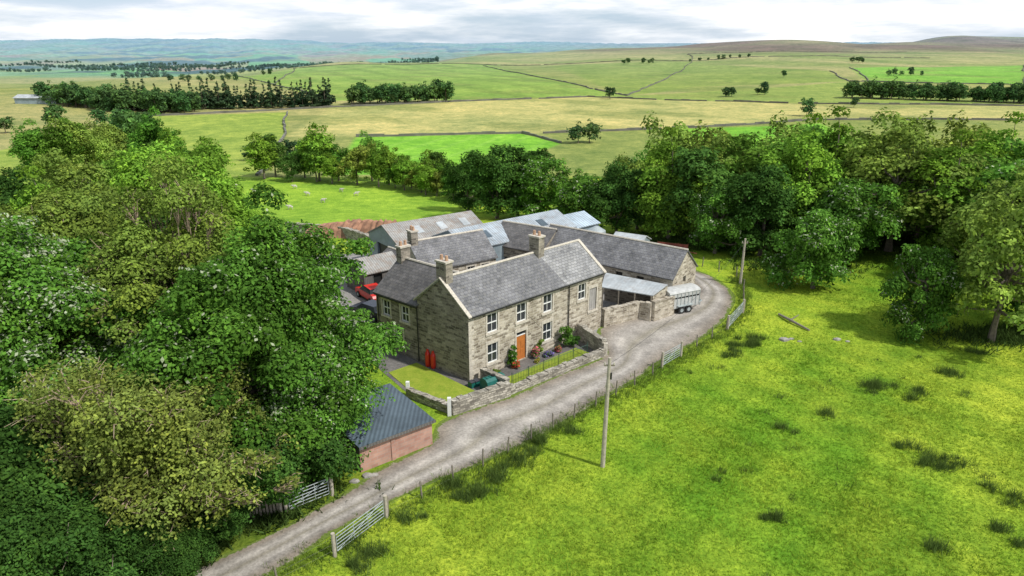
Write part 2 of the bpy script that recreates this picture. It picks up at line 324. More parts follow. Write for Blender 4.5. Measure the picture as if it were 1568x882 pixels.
# ------------------------------------------------------------------ mesh builder
class MB:
    def __init__(s): s.v=[];s.f=[];s.m=[];s.mats=[]
    def mid(s,k):
        m=M[k]
        if m not in s.mats: s.mats.append(m)
        return s.mats.index(m)
    def face(s,pts,k):
        b=len(s.v); s.v+= [tuple(float(c) for c in p) for p in pts]; s.f.append(list(range(b,b+len(pts)))); s.m.append(s.mid(k))
    def prism(s,a,b,k):
        n=len(a); s.face(a[::-1],k); s.face(b,k)
        for i in range(n): s.face([a[i],a[(i+1)%n],b[(i+1)%n],b[i]],k)
    def box(s,c,d,n,hs,hn,z0,z1,k):
        c=np.array(c,float);d=np.array(d,float);n=np.array(n,float)
        P=[c-d*hs-n*hn,c+d*hs-n*hn,c+d*hs+n*hn,c-d*hs+n*hn]
        s.prism([(p[0],p[1],z0) for p in P],[(p[0],p[1],z1) for p in P],k)
    def tube(s,pts,rad,k,n=6):
        pts=[np.array(p,float) for p in pts]
        if not hasattr(rad,'__len__'): rad=[rad]*len(pts)
        rings=[]
        for i,p in enumerate(pts):
            t=pts[min(i+1,len(pts)-1)]-pts[max(i-1,0)]; t=t/(np.linalg.norm(t)+1e-9)
            a=np.cross(t,(0,0,1) if abs(t[2])<.9 else (1,0,0)); a/=np.linalg.norm(a); b=np.cross(t,a)
            rings.append([p+rad[i]*(a*math.cos(q)+b*math.sin(q)) for q in np.linspace(0,2*math.pi,n,endpoint=False)])
        for i in range(len(rings)-1):
            for j in range(n): s.face([rings[i][j],rings[i][(j+1)%n],rings[i+1][(j+1)%n],rings[i+1][j]],k)
        s.face(rings[0][::-1],k); s.face(rings[-1],k)
    def build(s,name,parent=None):
        me=bpy.data.meshes.new(name); me.from_pydata(s.v,[],s.f)
        for m in s.mats: me.materials.append(m)
        me.polygons.foreach_set('material_index',s.m); me.update()
        uv=me.uv_layers.new(name='UVMap'); co=s.v
        for p in me.polygons:
            n=np.array(p.normal)
            if abs(n[2])>.97: t=A3(1,0,0);bb=A3(0,1,0)
            else:
                t=np.cross((0,0,1),n); t/=np.linalg.norm(t); bb=np.cross(n,t)
            for li in p.loop_indices:
                q=np.array(co[me.loops[li].vertex_index]); uv.data[li].uv=(q@t,q@bb)
        return obj(name,me,parent)
def frame(p0,p1):
    p0=np.array(p0,float);p1=np.array(p1,float);L=np.linalg.norm(p1-p0);d=(p1-p0)/L;return p0,d,np.array([d[1],-d[0]]),L
def lb(mb,o,d,n,s0,s1,za,zb,q0,q1,k):
    P=[o+d*s0+n*q0,o+d*s0+n*q1,o+d*s1+n*q1,o+d*s1+n*q0]
    mb.prism([(p[0],p[1],za) for p in P][::-1],[(p[0],p[1],zb) for p in P][::-1],k)
def wall(mb,tr,p0,p1,z0,z1,ops,mat,mats_sur='ash'):
    o,d,n,L=frame(p0,p1)
    ss=sorted({0,L}|{a for q in ops for a in q[:2]}); zs=sorted({z0,z1}|{a for q in ops for a in q[2:4]})
    P=lambda s,z,q=0:(*(o+d*s+n*q),z)
    for i in range(len(ss)-1):
        for j in range(len(zs)-1):
            sm=(ss[i]+ss[i+1])/2;zm=(zs[j]+zs[j+1])/2
            if any(q[0]<sm<q[1] and q[2]<zm<q[3] for q in ops): continue
            mb.face([P(ss[i],zs[j]),P(ss[i+1],zs[j]),P(ss[i+1],zs[j+1]),P(ss[i],zs[j+1])],mat)
    for q in ops:
        a,b,c,e=q[:4];kind=q[4];D=-.22
        mb.face([P(a,c),P(a,c,D),P(a,e,D),P(a,e)],mat);mb.face([P(b,c,D),P(b,c),P(b,e),P(b,e,D)],mat)
        mb.face([P(a,e),P(a,e,D),P(b,e,D),P(b,e)],mat);mb.face([P(a,c,D),P(a,c),P(b,c),P(b,c,D)],mat)
        if kind in('win','door','loft'):
            lb(tr,o,d,n,a-.16,b+.16,e+.001,e+.27,-.05,.035,mats_sur)
            lb(tr,o,d,n,a-.15,a-.001,c,e-.001,-.05,.03,mats_sur);lb(tr,o,d,n,b+.001,b+.15,c,e-.001,-.05,.03,mats_sur)
            if kind!='door': lb(tr,o,d,n,a-.18,b+.18,c-.16,c-.001,-.05,.08,mats_sur)
        if kind=='win':
            tr.face([P(a,c,-.14),P(b,c,-.14),P(b,e,-.14),P(a,e,-.14)],'glass')
            w=.075
            for (s0,s1,za,zb) in ((a,a+w,c,e),(b-w,b,c,e),(a+w,b-w,c,c+w),(a+w,b-w,e-w,e),(a+w,b-w,(c+e)/2-.035,(c+e)/2+.035)):
                lb(tr,o,d,n,s0,s1,za,zb,-.13,-.07,'white')
            mcen=(a+b)/2
            lb(tr,o,d,n,mcen-.018,mcen+.018,c+w,(c+e)/2-.036,-.13,-.09,'white');lb(tr,o,d,n,mcen-.018,mcen+.018,(c+e)/2+.036,e-w,-.13,-.09,'white')
        elif kind=='door':
            lb(tr,o,d,n,a,b,c,e-.35,-.18,-.10,'orange')
            for s0 in (a+.12,(a+b)/2+.04):
                for za in (.25,1.0): lb(tr,o,d,n,s0,s0+.32,c+za,c+za+.6,-.10,-.085,'orange')
            tr.face([P(a,e-.35,-.15),P(b,e-.35,-.15),P(b,e,-.15),P(a,e,-.15)],'glass'); lb(tr,o,d,n,a,b,e-.38,e-.32,-.14,-.07,'white')
        elif kind=='loft':
            k=a
            while k<b-.01: lb(tr,o,d,n,k,k+.14,c,e,-.12,-.06-.01*((k*100)%2),'greydoor'); k+=.15
        elif kind=='dark':
            tr.face([P(a,c,-.21),P(b,c,-.21),P(b,e,-.21),P(a,e,-.21)],'black')  # flat black sheet stands in for the unlit interior behind the opening
def slab(mb,pts,t,k,edge=None):
    a=[(p[0],p[1],p[2]) for p in pts]; b=[(p[0],p[1],p[2]+t) for p in pts]; mb.prism(a,b,k)
def chimney(mb,c,d,hs,hn,z0,z1,k,pots=2):
    n=(d[1],-d[0]); mb.box(c,d,n,hs,hn,z0,z1,k); mb.box(c,d,n,hs+.07,hn+.07,z1+.001,z1+.14,'ash')
    for i in range(pots):
        q=np.array(c)+np.array(d)*hs*(0 if pots==1 else (-.5+i)); mb.tube([(q[0],q[1],z1+.14),(q[0],q[1],z1+.5)],[.13,.11],'pot',8)
def uvs(a,b,t): return (np.array(a,float)*(1-t)+np.array(b,float)*t)
# ------------------------------------------------------------------ farmhouse
house=empty('stone_farmhouse')
A=A3(-3.1,45.7);B=A3(7.7,56.0);W=A3(-10.9,52.3)
dep=W-A; Mp=A+dep*.52; back=Mp-A; B2=B+back
e1=(B-A)/np.linalg.norm(B-A); e2=dep/np.linalg.norm(dep)
mb=MB();tr=MB()
def win(s,z0,z1,w=1.05): return (s-w/2,s+w/2,z0,z1,'win')
wall(mb,tr,A,B,0,5.2,[win(2.3,3.3,4.8),win(2.3,.85,2.4),win(5.3,3.3,4.8),(4.75,5.8,.1,2.5,'door'),win(8.2,3.3,4.8),win(8.2,.85,2.4),win(12.3,3.3,4.7,.95),(13.25,14.2,2.0,4.0,'loft')],'stoneF')
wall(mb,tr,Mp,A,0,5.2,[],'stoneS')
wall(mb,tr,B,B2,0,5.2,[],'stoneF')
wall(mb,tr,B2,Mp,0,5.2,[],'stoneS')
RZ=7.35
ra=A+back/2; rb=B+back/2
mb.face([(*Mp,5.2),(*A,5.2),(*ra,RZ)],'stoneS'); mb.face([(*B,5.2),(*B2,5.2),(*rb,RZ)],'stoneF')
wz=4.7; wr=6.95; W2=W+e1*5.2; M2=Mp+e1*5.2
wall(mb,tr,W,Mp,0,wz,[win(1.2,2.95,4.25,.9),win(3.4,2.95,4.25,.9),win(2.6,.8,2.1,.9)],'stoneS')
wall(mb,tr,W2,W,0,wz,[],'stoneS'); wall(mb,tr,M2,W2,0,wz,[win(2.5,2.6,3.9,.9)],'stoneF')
wm=(W+W2)/2; mb.face([(*W2,wz),(*W,wz),(*wm,wr)],'stoneS')
o_,d_,n_,L_=frame(A,B)
for k in range(13):
    lw=.5 if k%2 else .3
    lb(mb,o_,d_,n_,-.012,lw,k*.4+.01,k*.4+.39,-.02,.02,'ash')
o_,d_,n_,L_=frame(Mp,A)
for k in range(13):
    lw=.3 if k%2 else .5
    lb(mb,o_,d_,n_,L_-lw,L_+.015,k*.4+.01,k*.4+.39,-.02,.02,'stoneS')
mb.build('walls',house)
tr.tube([(*(A+e1*10.6+A3(.69,-.72)*.1),.1),(*(A+e1*10.6+A3(.69,-.72)*.1),5.1)],.05,'black')
o_,d_,n_,L_=frame(A,B); lb(tr,o_,d_,n_,-.1,L_+.1,5.0,5.1,.12,.24,'black')
o_,d_,n_,L_=frame(W,Mp); lb(tr,o_,d_,n_,0,L_,4.5,4.6,.1,.22,'black')
tr.tube([(*(Mp+A3(-.65,-.76)*.1),.1),(*(Mp+A3(-.65,-.76)*.1),4.6)],.05,'black'); tr.tube([(*(W+e2*-.3+A3(-.65,-.76)*.1),.1),(*(W+e2*-.3+A3(-.65,-.76)*.1),4.6)],.05,'black')
tr.build('windows_and_doors',house)
rf=MB()
bn=back/np.linalg.norm(back); ov=.22; half=np.linalg.norm(back)/2; sl=(RZ-5.2)/half
def gable_roof(rf,a,b,aback,bback,ez,rz,k,k2=None,ov=.2,end=.12,split=None,th=.1,ridge='ash'):
    a,b,ab,bb=[np.array(q,float) for q in (a,b,aback,bback)]
    d=(b-a)/np.linalg.norm(b-a); bk=(ab-a)/np.linalg.norm(ab-a); h=np.linalg.norm(ab-a)/2; s=(rz-ez)/h
    a0=a-d*end;b0=b+d*end; ra=(a+ab)/2-d*end; rb_=(b+bb)/2+d*end
    lo=ez-s*ov
    if split:
        am=a0+(b0-a0)*split; rm=ra+(rb_-ra)*(split-.03)
        slab(rf,[(*(a0-bk*ov),lo),(*(am-bk*ov),lo),(*rm,rz),(*ra,rz)],th,k)
        slab(rf,[(*(am-bk*ov),lo+.004),(*(b0-bk*ov),lo+.004),(*rb_,rz+.004),(*rm,rz+.004)],th,k2)
    else: slab(rf,[(*(a0-bk*ov),lo),(*(b0-bk*ov),lo),(*rb_,rz),(*ra,rz)],th,k)
    slab(rf,[(*(bb+d*end+bk*ov),lo),(*(ab-d*end+bk*ov),lo),(*ra,rz),(*rb_,rz)],th,k2 or k)
    if ridge: rf.tube([(*ra,rz+th-.01),(*rb_,rz+th-.01)],.11,ridge,6)
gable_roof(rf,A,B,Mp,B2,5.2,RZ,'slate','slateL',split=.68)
for p,q,r in ((A,Mp,ra),(B,B2,rb)):
    sg=-1 if p is A else 1
    for x in (p,q):
        x0=x+(x-r)/np.linalg.norm(x-r)*.25
        P=[(x0[0],x0[1],5.2-.25*sl+.09),(r[0],r[1],RZ+.09)]
        o1=e1*.15
        a=[(*(x0-o1+e1*sg*.03),P[0][2]),(*(x0+o1+e1*sg*.03),P[0][2]),(*(r+o1+e1*sg*.03),P[1][2]),(*(r-o1+e1*sg*.03),P[1][2])]
        slab(rf,a,.1,'ash')
wl=A3(-.65,-.76)*.2
ext=Mp+(M2-Mp)*.5 - bn*half*.85
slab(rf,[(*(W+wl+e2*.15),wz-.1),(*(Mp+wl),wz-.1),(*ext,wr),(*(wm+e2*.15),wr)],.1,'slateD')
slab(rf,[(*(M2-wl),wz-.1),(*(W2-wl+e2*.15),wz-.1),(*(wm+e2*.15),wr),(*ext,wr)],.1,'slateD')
rf.tube([(*(wm+e2*.15),wr+.1),(*ext,wr+.1)],.11,'ash')
rf.build('roof',house)
ch=MB()
chimney(ch,ra+e1*.35,e2,.5,.34,6.4,RZ+1.25,'stoneS',2)
rc=ra+(rb-ra)*.66; chimney(ch,rc,e2,.5,.36,6.6,RZ+1.35,'stoneS',2)
chimney(ch,wm-e2*.3,e1,.45,.33,6.2,wr+1.0,'stoneS',2)
ch.build('chimneys',house)
# ------------------------------------------------------------------ outbuildings
def barn(name,r0,r1,hw,ez,rz,wm_,rm_,ops_front=(),ops_g=(),chim=None,ridge='ash',ops_g0=(),sky=None):
    r0=np.array(r0,float);r1=np.array(r1,float);d=(r1-r0)/np.linalg.norm(r1-r0);n=np.array([d[1],-d[0]])
    a=r0+n*hw;b=r1+n*hw;ab=r0-n*hw;bb=r1-n*hw
    e=empty(name);mb=MB();tr=MB();rf=MB()
    wall(mb,tr,a,b,-2,ez,[x for x in ops_front],wm_);wall(mb,tr,b,bb,-2,ez,list(ops_g),wm_);wall(mb,tr,bb,ab,-2,ez,[],wm_);wall(mb,tr,ab,a,-2,ez,list(ops_g0),wm_)
    mb.face([(*b,ez),(*bb,ez),(*r1,rz)],wm_);mb.face([(*ab,ez),(*a,ez),(*r0,rz)],wm_)
    gable_roof(rf,a,b,ab,bb,ez,rz,rm_,ridge=ridge)
    if sky:
        for s,f,wd_,kk in sky:
            L=np.linalg.norm(r1-r0); p=lambda s_,f_:(*(a+d*s_-n*hw*f_),ez+(rz-ez)*f_+.115)
            slab(rf,[p(s,f),p(s+wd_,f),p(s+wd_,f+.35),p(s,f+.35)],.03,kk)
    if chim is not None: chimney(rf,chim,n,.42,.32,rz-.6,rz+1.0,'stoneS',2)
    mb.build('walls',e)
    if tr.f: tr.build('openings',e)
    rf.build('roof',e); return e
barn('stone_cottage_range',(-9.2,59.9),(-2.9,64.2),2.5,4.7,6.6,'stoneF','slate',[win(4.9,3.0,4.2,.8),win(6.4,3.0,4.2,.8)],chim=(-8.9,60.1))
barn('long_stone_barn',(4.2,72.3),(16.4,62.6),2.5,3.0,5.1,'stoneF','slate',[(7,7.8,1.5,2.5,'dark'),(9.5,10.3,1.5,2.5,'dark'),(11.8,12.6,1.5,2.5,'dark'),(4,5,.1,2.5,'dark')],[(2.2,2.8,2.0,2.6,'dark')])
barn('stone_barn',(-.9,74.6),(4.6,71.0),3.0,3.2,4.9,'stoneS','slateD',[(1.5,2.4,1,2,'dark')])
barn('old_livestock_shed',(-14.0,72.9),(-4.9,79.7),3.5,3.4,4.9,'shedw','roofA',[(1,3.6,-2,2.6,'dark'),(4.5,7,-2,2.6,'dark')],ops_g0=[(2,5,-2,2.8,'dark')],ridge=None,sky=[(3,.35,.9,'roofLn'),(6,.35,.9,'roofLn'),(9,.35,.9,'roofLn')])
barn('metal_clad_shed',(-6.6,70.6),(5.2,80.3),3.3,3.6,4.9,'shedw','roofB',[(1,2.5,-2,2.4,'dark')],ridge=None,sky=[(3,.3,1,'roofSh'),(7,.3,1,'roofSh'),(11,.3,1,'roofSh')])
barn('small_sheet_barn',(5.5,79.6),(8.6,82.2),2.6,3.4,4.3,'shedw','whites',[],ridge=None)
barn('green_field_shed',(12.3,79.2),(15.4,77.4),1.6,1.8,2.5,'shedw','roofLn',ridge=None)
barn('timber_shed',(-15.6,65.5),(-12.4,68.2),1.9,2.3,3.3,'woodsh','roofA',[(1,2,-2,2,'dark')],ridge=None)
barn('stone_outbuilding',(-12.9,70.1),(-9.4,66.6),1.7,2.2,3.2,'stoneS','slateD')
barn('stone_link_building',(-3.3,60.0),(1.5,63.4),2.0,2.4,3.6,'stoneS','slateD')
hb=empty('round_roof_hay_barn'); mb=MB(); d=A3(.775,.632);n=A3(.632,-.775); c0=A3(-8.6,69.2)
arc=[(math.cos(q)*1.9,3.0+math.sin(q)*1.3) for q in np.linspace(math.pi,0,11)]
for i in range(10):
    (s0,z0),(s1,z1)=arc[i],arc[i+1]; p=lambda s,z,q:(*(c0+n*s+d*q),z)
    mb.face([p(s0,z0,0),p(s1,z1,0),p(s1,z1,5),p(s0,z0,5)],'roofB')
mb.face([(*(c0+n*s),z) for s,z in arc]+[(*(c0+n*1.9),0),(*(c0-n*1.9),0)],'shedw')
for sgn in(-1,1): mb.face([(*(c0+n*1.9*sgn),0),(*(c0+n*1.9*sgn+d*5),0),(*(c0+n*1.9*sgn+d*5),3),(*(c0+n*1.9*sgn),3)],'shedw')
mb.build('shell',hb)
le=empty('lean_to_shelter'); mb=MB()
q=[A3(8.9,62.9),A3(14.1,59.4),A3(12.5,57.9),A3(8.2,60.2)]
slab(mb,[(*q[3],2.25),(*q[2],2.25),(*q[1],2.75),(*q[0],2.75)],.08,'roofLn')
for t in np.linspace(.03,.97,4):
    p=uvs(q[3],q[2],t); mb.tube([(p[0],p[1],0),(p[0],p[1],2.24)],.07,'wood')
mb.face([(*q[1],0),(*q[0],0),(*q[0],2.7),(*q[1],2.7)],'stoneS'); mb.face([(*q[2],0),(*q[1],0),(*q[1],2.7),(*q[2],2.2)],'stoneF')
mb.build('structure',le)
sh=empty('brick_shed'); mb=MB();tr=MB()
a=A3(-8.7,34.3);b=A3(-4.9,37.3);bb=A3(-8.0,40.4);ab=A3(-11.8,37.4)
wall(mb,tr,a,b,0,1.75,[],'brick')
mb.face([(*b,0),(*bb,0),(*bb,2.5),(*b,1.75)],'woodsh');mb.face([(*bb,0),(*ab,0),(*ab,2.5),(*bb,2.5)],'woodsh');mb.face([(*ab,0),(*a,0),(*a,1.75),(*ab,2.5)],'woodsh')
dd=(b-a)/np.linalg.norm(b-a);nn=A3(dd[1],-dd[0])
slab(mb,[(*(a+nn*.2-dd*.1),1.72),(*(b+nn*.2+dd*.1),1.72),(*(bb+dd*.1),2.52),(*(ab-dd*.1),2.52)],.07,'roofSh')
lb(mb,a,dd,nn,-.1,5.0,1.6,1.78,.21,.24,'woodsh')
lb(mb,a,dd,nn,2.0,2.25,0,1.6,.0,.06,'brick'); mb.build('structure',sh)
si=empty('feed_silo'); mb=MB(); X0,Y0=9.6,76.6; mb.tube([(X0,Y0,-.2),(X0,Y0,1.0)],.12,'galv'); mb.tube([(X0,Y0,.4),(X0,Y0,1.2),(X0,Y0,3.4),(X0,Y0,3.9)],[.25,1.05,1.05,.25],'galv',14)
for q in np.linspace(0,6.28,4,endpoint=False): mb.tube([(X0+.95*math.cos(q),Y0+.95*math.sin(q),-.2),(X0+.95*math.cos(q),Y0+.95*math.sin(q),1.5)],.05,'galv')
for dz in (1.6,2.1,2.6,3.1): mb.tube([(X0,Y0,dz),(X0,Y0,dz+.05)],1.075,'galv',14)
mb.build('hopper',si)
# ------------------------------------------------------------------ walls / fences
def stonewall(name,pts,h,t=.45,mat='stoneW',step=.45,jit=.07,cope=True,drape=False):
    mb=MB(); r=np.random.default_rng(len(name)+int(abs(pts[0][0])*10))
    for i in range(len(pts)-1):
        o,d,n,L=frame(pts[i],pts[i+1]); k=max(1,int(L/step))
        for j in range(k):
            s0=L*j/k;s1=L*(j+1)/k; c=o+d*(s0+s1)/2; g=Hs(*c) if drape else 0
            lb(mb,o,d,n,s0,s1,g-.3,g+h,-t/2+r.uniform(-.01,.01),t/2+r.uniform(-.01,.01),mat)
            if cope:
                hh=r.uniform(.1,.1+jit*2); lb(mb,o,d,n,s0+.01,s1-.01,g+h+.002,g+h+hh,-t/2-.03+r.uniform(-.02,.02),t/2+.03+r.uniform(-.02,.02),mat)
    return mb.build(name)
stonewall('garden_wall',[(-4.0,40.9),(-.2,43.6)],.95,.4)
stonewall('garden_wall',[(-7.3,43.5),(-4.2,41.2)],.5,.35)
stonewall('garden_wall',[(-.2,43.8),(7.3,50.3)],.45,.4)
stonewall('garden_wall',[(7.3,50.3),(5.6,53.7)],1.2,.4)
stonewall('garden_wall',[(-.3,44.0),(-2.2,45.9)],.9,.35)
stonewall('yard_wall',[(7.9,56.2),(11.4,58.3),(12.4,57.6)],1.5,.45,'stoneF')
stonewall('yard_wall',[(12.5,57.6),(14.6,59.2),(14.9,61.2)],1.7,.45,'stoneF')
stonewall('farmyard_wall',[(-13,53.5),(-20,60),(-24,75)],1.2,.45)
stonewall('farmyard_wall',[(-15,79),(-22,88),(-31,93)],1.2,.5,drape=True)
gp=MB(); gp.box((-4.15,40.8),(1,0),(0,1),.12,.12,0,1.35,'white'); gp.box((-7.3,43.6),(1,0),(0,1),.12,.12,0,1.1,'white'); gp.box((7.4,50.3),(1,0),(0,1),.16,.16,0,1.1,'ash'); gp.build('gate_posts')
WL=[[(-58,262),(4,272),(17,244)],[(-114,362),(-87,272),(-66,190),(-62,168)],[(-175,339),(-98,390),(48,457),(180,383),(330,360)],[(75,469),(20,720),(-41,1037)],[(12,272),(131,312),(215,299),(330,290)],[(75,469),(140,660),(240,973)],[(357,770),(287,583),(272,583),(309,707)],[(-204,620),(-342,1139),(-41,1080),(240,1000),(600,1050)],[(287,583),(390,550),(603,859)],[(-420,1000),(-204,620),(-109,436)],[(240,973),(300,1250),(700,1300)]]
mb=MB(); wr_=np.random.default_rng(4)
for pl in WL:
    for i in range(len(pl)-1):
        o_,d_,n_,L_=frame(pl[i],pl[i+1]); k=max(1,int(L_/5)); off=(np.cumsum(wr_.normal(size=k+1))*.5)*np.sin(np.linspace(0,math.pi,k+1))
        for j in range(k):
            s0=L_*j/k;s1=L_*(j+1)/k;p=o_+d_*s0+n_*off[j];q=o_+d_*s1+n_*off[j+1];zp=Hs(*p);zq=Hs(*q);t=.3
            if wr_.random()<.05: continue
            aa=[(*(p-n_*t),zp-.8),(*(q-n_*t),zq-.8),(*(q+n_*t),zq-.8),(*(p+n_*t),zp-.8)]; hh=wr_.uniform(.6,1.1)
            mb.prism(aa,[(x,y,z+.8+hh) for x,y,z in aa],'farwall')
mb.build('dry_stone_field_walls')
def postfence(name,pts,sp=2.2,h=1.15,mat='wood'):
    mb=MB(); r=np.random.default_rng(5); tops=[]
    for i in range(len(pts)-1):
        o,d,n,L=frame(pts[i],pts[i+1]); k=max(1,round(L/sp))
        for j in range(k+(i==len(pts)-2)):
            c=o+d*L*j/k; hh=h+r.uniform(-.1,.08); lx,ly=r.uniform(-.06,.06,2)
            mb.tube([(c[0],c[1],-.1),(c[0]+lx,c[1]+ly,hh)],[.06,.05],mat,6); tops.append((c[0],c[1]))
    for z in (.3,.65,1.0):
        for i in range(len(tops)-1): mb.tube([(*tops[i],z),(*tops[i+1],z)],.0035,'wire',3)
    return mb.build(name)
postfence('wire_fence',[(-14,22.5),(-10.7,25.5),(-8.6,27.4)])
postfence('wire_fence',[(-6.5,30.4),(-1.7,34.9),(4.1,40.5),(10.5,46.8),(11.4,48)])
postfence('wire_fence',[(13.4,50.2),(18.5,55.4)])
postfence('wire_fence',[(21.4,59.8),(23.2,65.7),(23.8,69.9),(21.2,73.8),(17,78.5)])
postfence('wire_fence',[(-16,28.5),(-14.2,29.6)],1.0)
def gate(name,p0,p1,h=1.15,bars=6):
    mb=MB();o,d,n,L=frame(p0,p1); P=lambda s,z:(*(o+d*s),z)
    for z in np.linspace(.2,h,bars): mb.tube([P(.1,z),P(L-.1,z)],.022,'galv',6)
    for s in (.1,L*.36,L*.64,L-.1): mb.tube([P(s,.2),P(s,h)],.022,'galv',6)
    mb.tube([P(.1,.2),P(L-.1,h)],.018,'galv',5)
    for s in(-.08,L+.08): mb.tube([P(s,-.1),P(s,h+.2)],.1,'woodL',8)
    mb.build(name)
gate('field_gate',(-8.5,27.4),(-6.6,30.2));gate('field_gate',(11.5,48.1),(13.3,50.0));gate('field_gate',(18.7,55.6),(21.2,59.5));gate('field_gate',(-11.8,30.6),(-9.9,32.1))
mb=MB();o_,d_,n_,L_=frame((0.0,44.9),(6.0,50.3))
for s in np.arange(0,L_,.16): mb.tube([(*(o_+d_*s),.1),(*(o_+d_*s),1.0)],.012,'rail',4)
for s in np.arange(0,L_+.1,1.6): mb.tube([(*(o_+d_*s),.0),(*(o_+d_*s),1.15)],.035,'rail',5)
for z in(.2,.95): mb.tube([(*o_,z),(*(o_+d_*L_),z)],.02,'rail',4)
mb.build('garden_railing')
mb=MB();o_,d_,n_,L_=frame((-15.5,29.3),(-12.0,30.4))
for s in np.arange(0,L_,.17): lb(mb,o_,d_,n_,s,s+.12,.1,1.1,0,.03,'wood')
for s in(0,1.8,3.6): mb.tube([(*(o_+d_*s),0),(*(o_+d_*s),1.3)],.08,'woodL')
mb.build('wooden_fence')
def pole(name,x,y,h,lx=.0):
    mb=MB(); mb.tube([(x,y,-.2),(x+lx/2,y,h/2),(x+lx,y,h)],[.14,.12,.09],'woodL',10); mb.box((x+lx,y),(1,0),(0,1),.3,.04,h-.5,h-.42,'wood')
    for s in(-.26,.26): mb.tube([(x+lx+s,y,h-.42),(x+lx+s,y,h-.28)],.035,'ash',6)
    mb.tube([(x+lx+.12,y-.05,h-1.3),(x+lx+.12,y-.05,h-.9)],.05,'black'); return mb.build(name)
pole('telegraph_pole',5.3,34.9,7.0,.1);pole('telegraph_pole',23.5,67.6,4.9)
mb=MB()
def cable(a,b,sag):
    a=np.array(a,float);b=np.array(b,float); mb.tube([a+(b-a)*t-A3(0,0,sag*4*t*(1-t)) for t in np.linspace(0,1,15)],.01,'black',3)
cable((5.1,34.9,6.7),(.3,49.2,5.0),.7);cable((5.5,34.9,6.7),(23.5,67.6,4.6),1.0);mb.build('overhead_cable')
# ------------------------------------------------------------------ vehicles & small things
def wheel(mb,c,ax,r,w):
    c=np.array(c,float);ax=np.array([*ax,0],float); mb.tube([c-ax*w/2,c+ax*w/2],r,'tyre',16); mb.tube([c-ax*(w/2+.01),c+ax*(w/2+.01)],r*.5,'galv',10)
tl=empty('livestock_trailer'); mb=MB(); c=A3(15.45,60.4); d=A3(.9,.436);n=A3(d[1],-d[0])
o_=c-d*1.7
lb(mb,o_,d,n,0,3.4,.55,1.45,-.85,.85,'tgrey')
for s in np.arange(0,3.41,.425): lb(mb,o_,d,n,s-.025,s+.025,.55,2.0,.851,.89,'galv'); lb(mb,o_,d,n,s-.025,s+.025,.55,2.0,-.89,-.851,'galv')
lb(mb,o_,d,n,.02,3.38,1.45,1.62,-.8,.8,'black')
lb(mb,o_,d,n,0,3.4,1.62,2.0,-.85,.85,'tgrey')
ar=[(math.cos(q)*.9,2.0+math.sin(q)*.28) for q in np.linspace(math.pi,0,9)]
for i in range(8): mb.face([(*(o_+n*ar[i][0]-d*.05),ar[i][1]),(*(o_+n*ar[i+1][0]-d*.05),ar[i+1][1]),(*(o_+n*ar[i+1][0]+d*3.45),ar[i+1][1]),(*(o_+n*ar[i][0]+d*3.45),ar[i][1])],'tgrey')
for q in(-.05,3.45): mb.face([(*(o_+n*a_[0]+d*q),a_[1]) for a_ in ar],'tgrey')
for s in(1.3,2.1):
    for q in(-.95,.95): wheel(mb,(*(o_+d*s+n*q),.36),n,.36,.2)
for q in(-.98,.98): lb(mb,o_,d,n,.85,2.55,.76,.82,q-.14,q+.14,'galv')
mb.tube([(*(o_+d*3.4+n*.5),.5),(*(o_+d*4.5),.5)],.05,'galv');mb.tube([(*(o_+d*3.4-n*.5),.5),(*(o_+d*4.5),.5)],.05,'galv');mb.tube([(*(o_+d*4.3),0),(*(o_+d*4.3),.7)],.04,'galv')
mb.build('body',tl)
def car(name,x,y,ang,paint):
    e=empty(name);mb=MB();d=A3(math.cos(ang),math.sin(ang));n=A3(d[1],-d[0]);o=A3(x,y)
    prof=[(-2.1,.35),(-2.15,.8),(-2.0,1.0),(-1.5,1.05),(-1.2,1.42),(.3,1.46),(.95,1.0),(1.9,.86),(2.1,.7),(2.12,.35)]
    wd=[.78,.84,.84,.84,.66,.66,.84,.82,.78,.78]
    for i in range(len(prof)-1):
        (s0,z0),(s1,z1)=prof[i],prof[i+1];w0,w1=wd[i],wd[i+1]
        k='glass' if i in(3,5) else paint
        mb.face([(*(o+d*s0+n*w0),z0),(*(o+d*s1+n*w1),z1),(*(o+d*s1-n*w1),z1),(*(o+d*s0-n*w0),z0)][::-1],k)
    for sg in(-1,1):
        low=[(*(o+d*s+n*sg*w),z) for (s,z),w in zip(prof,wd)]
        mb.face(low[:4]+low[6:],paint); mb.face([low[3],low[4],low[5],low[6]],'glass')
    mb.face([(*(o+d*-2.1+n*.78),.35),(*(o+d*2.12+n*.78),.35),(*(o+d*2.12-n*.78),.35),(*(o+d*-2.1-n*.78),.35)],'black')
    for s in(-1.3,1.3):
        for q in(-.78,.78): wheel(mb,(*(o+d*s+n*q),.31),n,.31,.2)
    for q in(-.6,.6): mb.tube([(*(o+d*2.08+n*q),.68),(*(o+d*2.13+n*q),.68)],.09,'white',8)
    mb.build('body',e)
car('red_car',-13.6,63.3,2.2,'red');car('dark_car',-12.8,58.6,2.5,'blackcar')
mb=MB()
for x,y in((-6.45,48.35),(-6.0,48.0)):
    mb.tube([(x,y,.0),(x,y,.1),(x,y,1.05),(x,y,1.25),(x,y,1.35)],[.17,.2,.2,.12,.06],'red',12); mb.tube([(x,y,1.3),(x,y,1.42)],.1,'red',8)
mb.build('gas_bottles')
mb=MB()
prof=[(-.5,0),(-.5,.6),(-.42,.85),(-.2,1.0),(.2,1.0),(.42,.85),(.5,.6),(.5,0)]
o_,d_,n_,L_=frame((-2.0,44.2),(-.7,45.2))
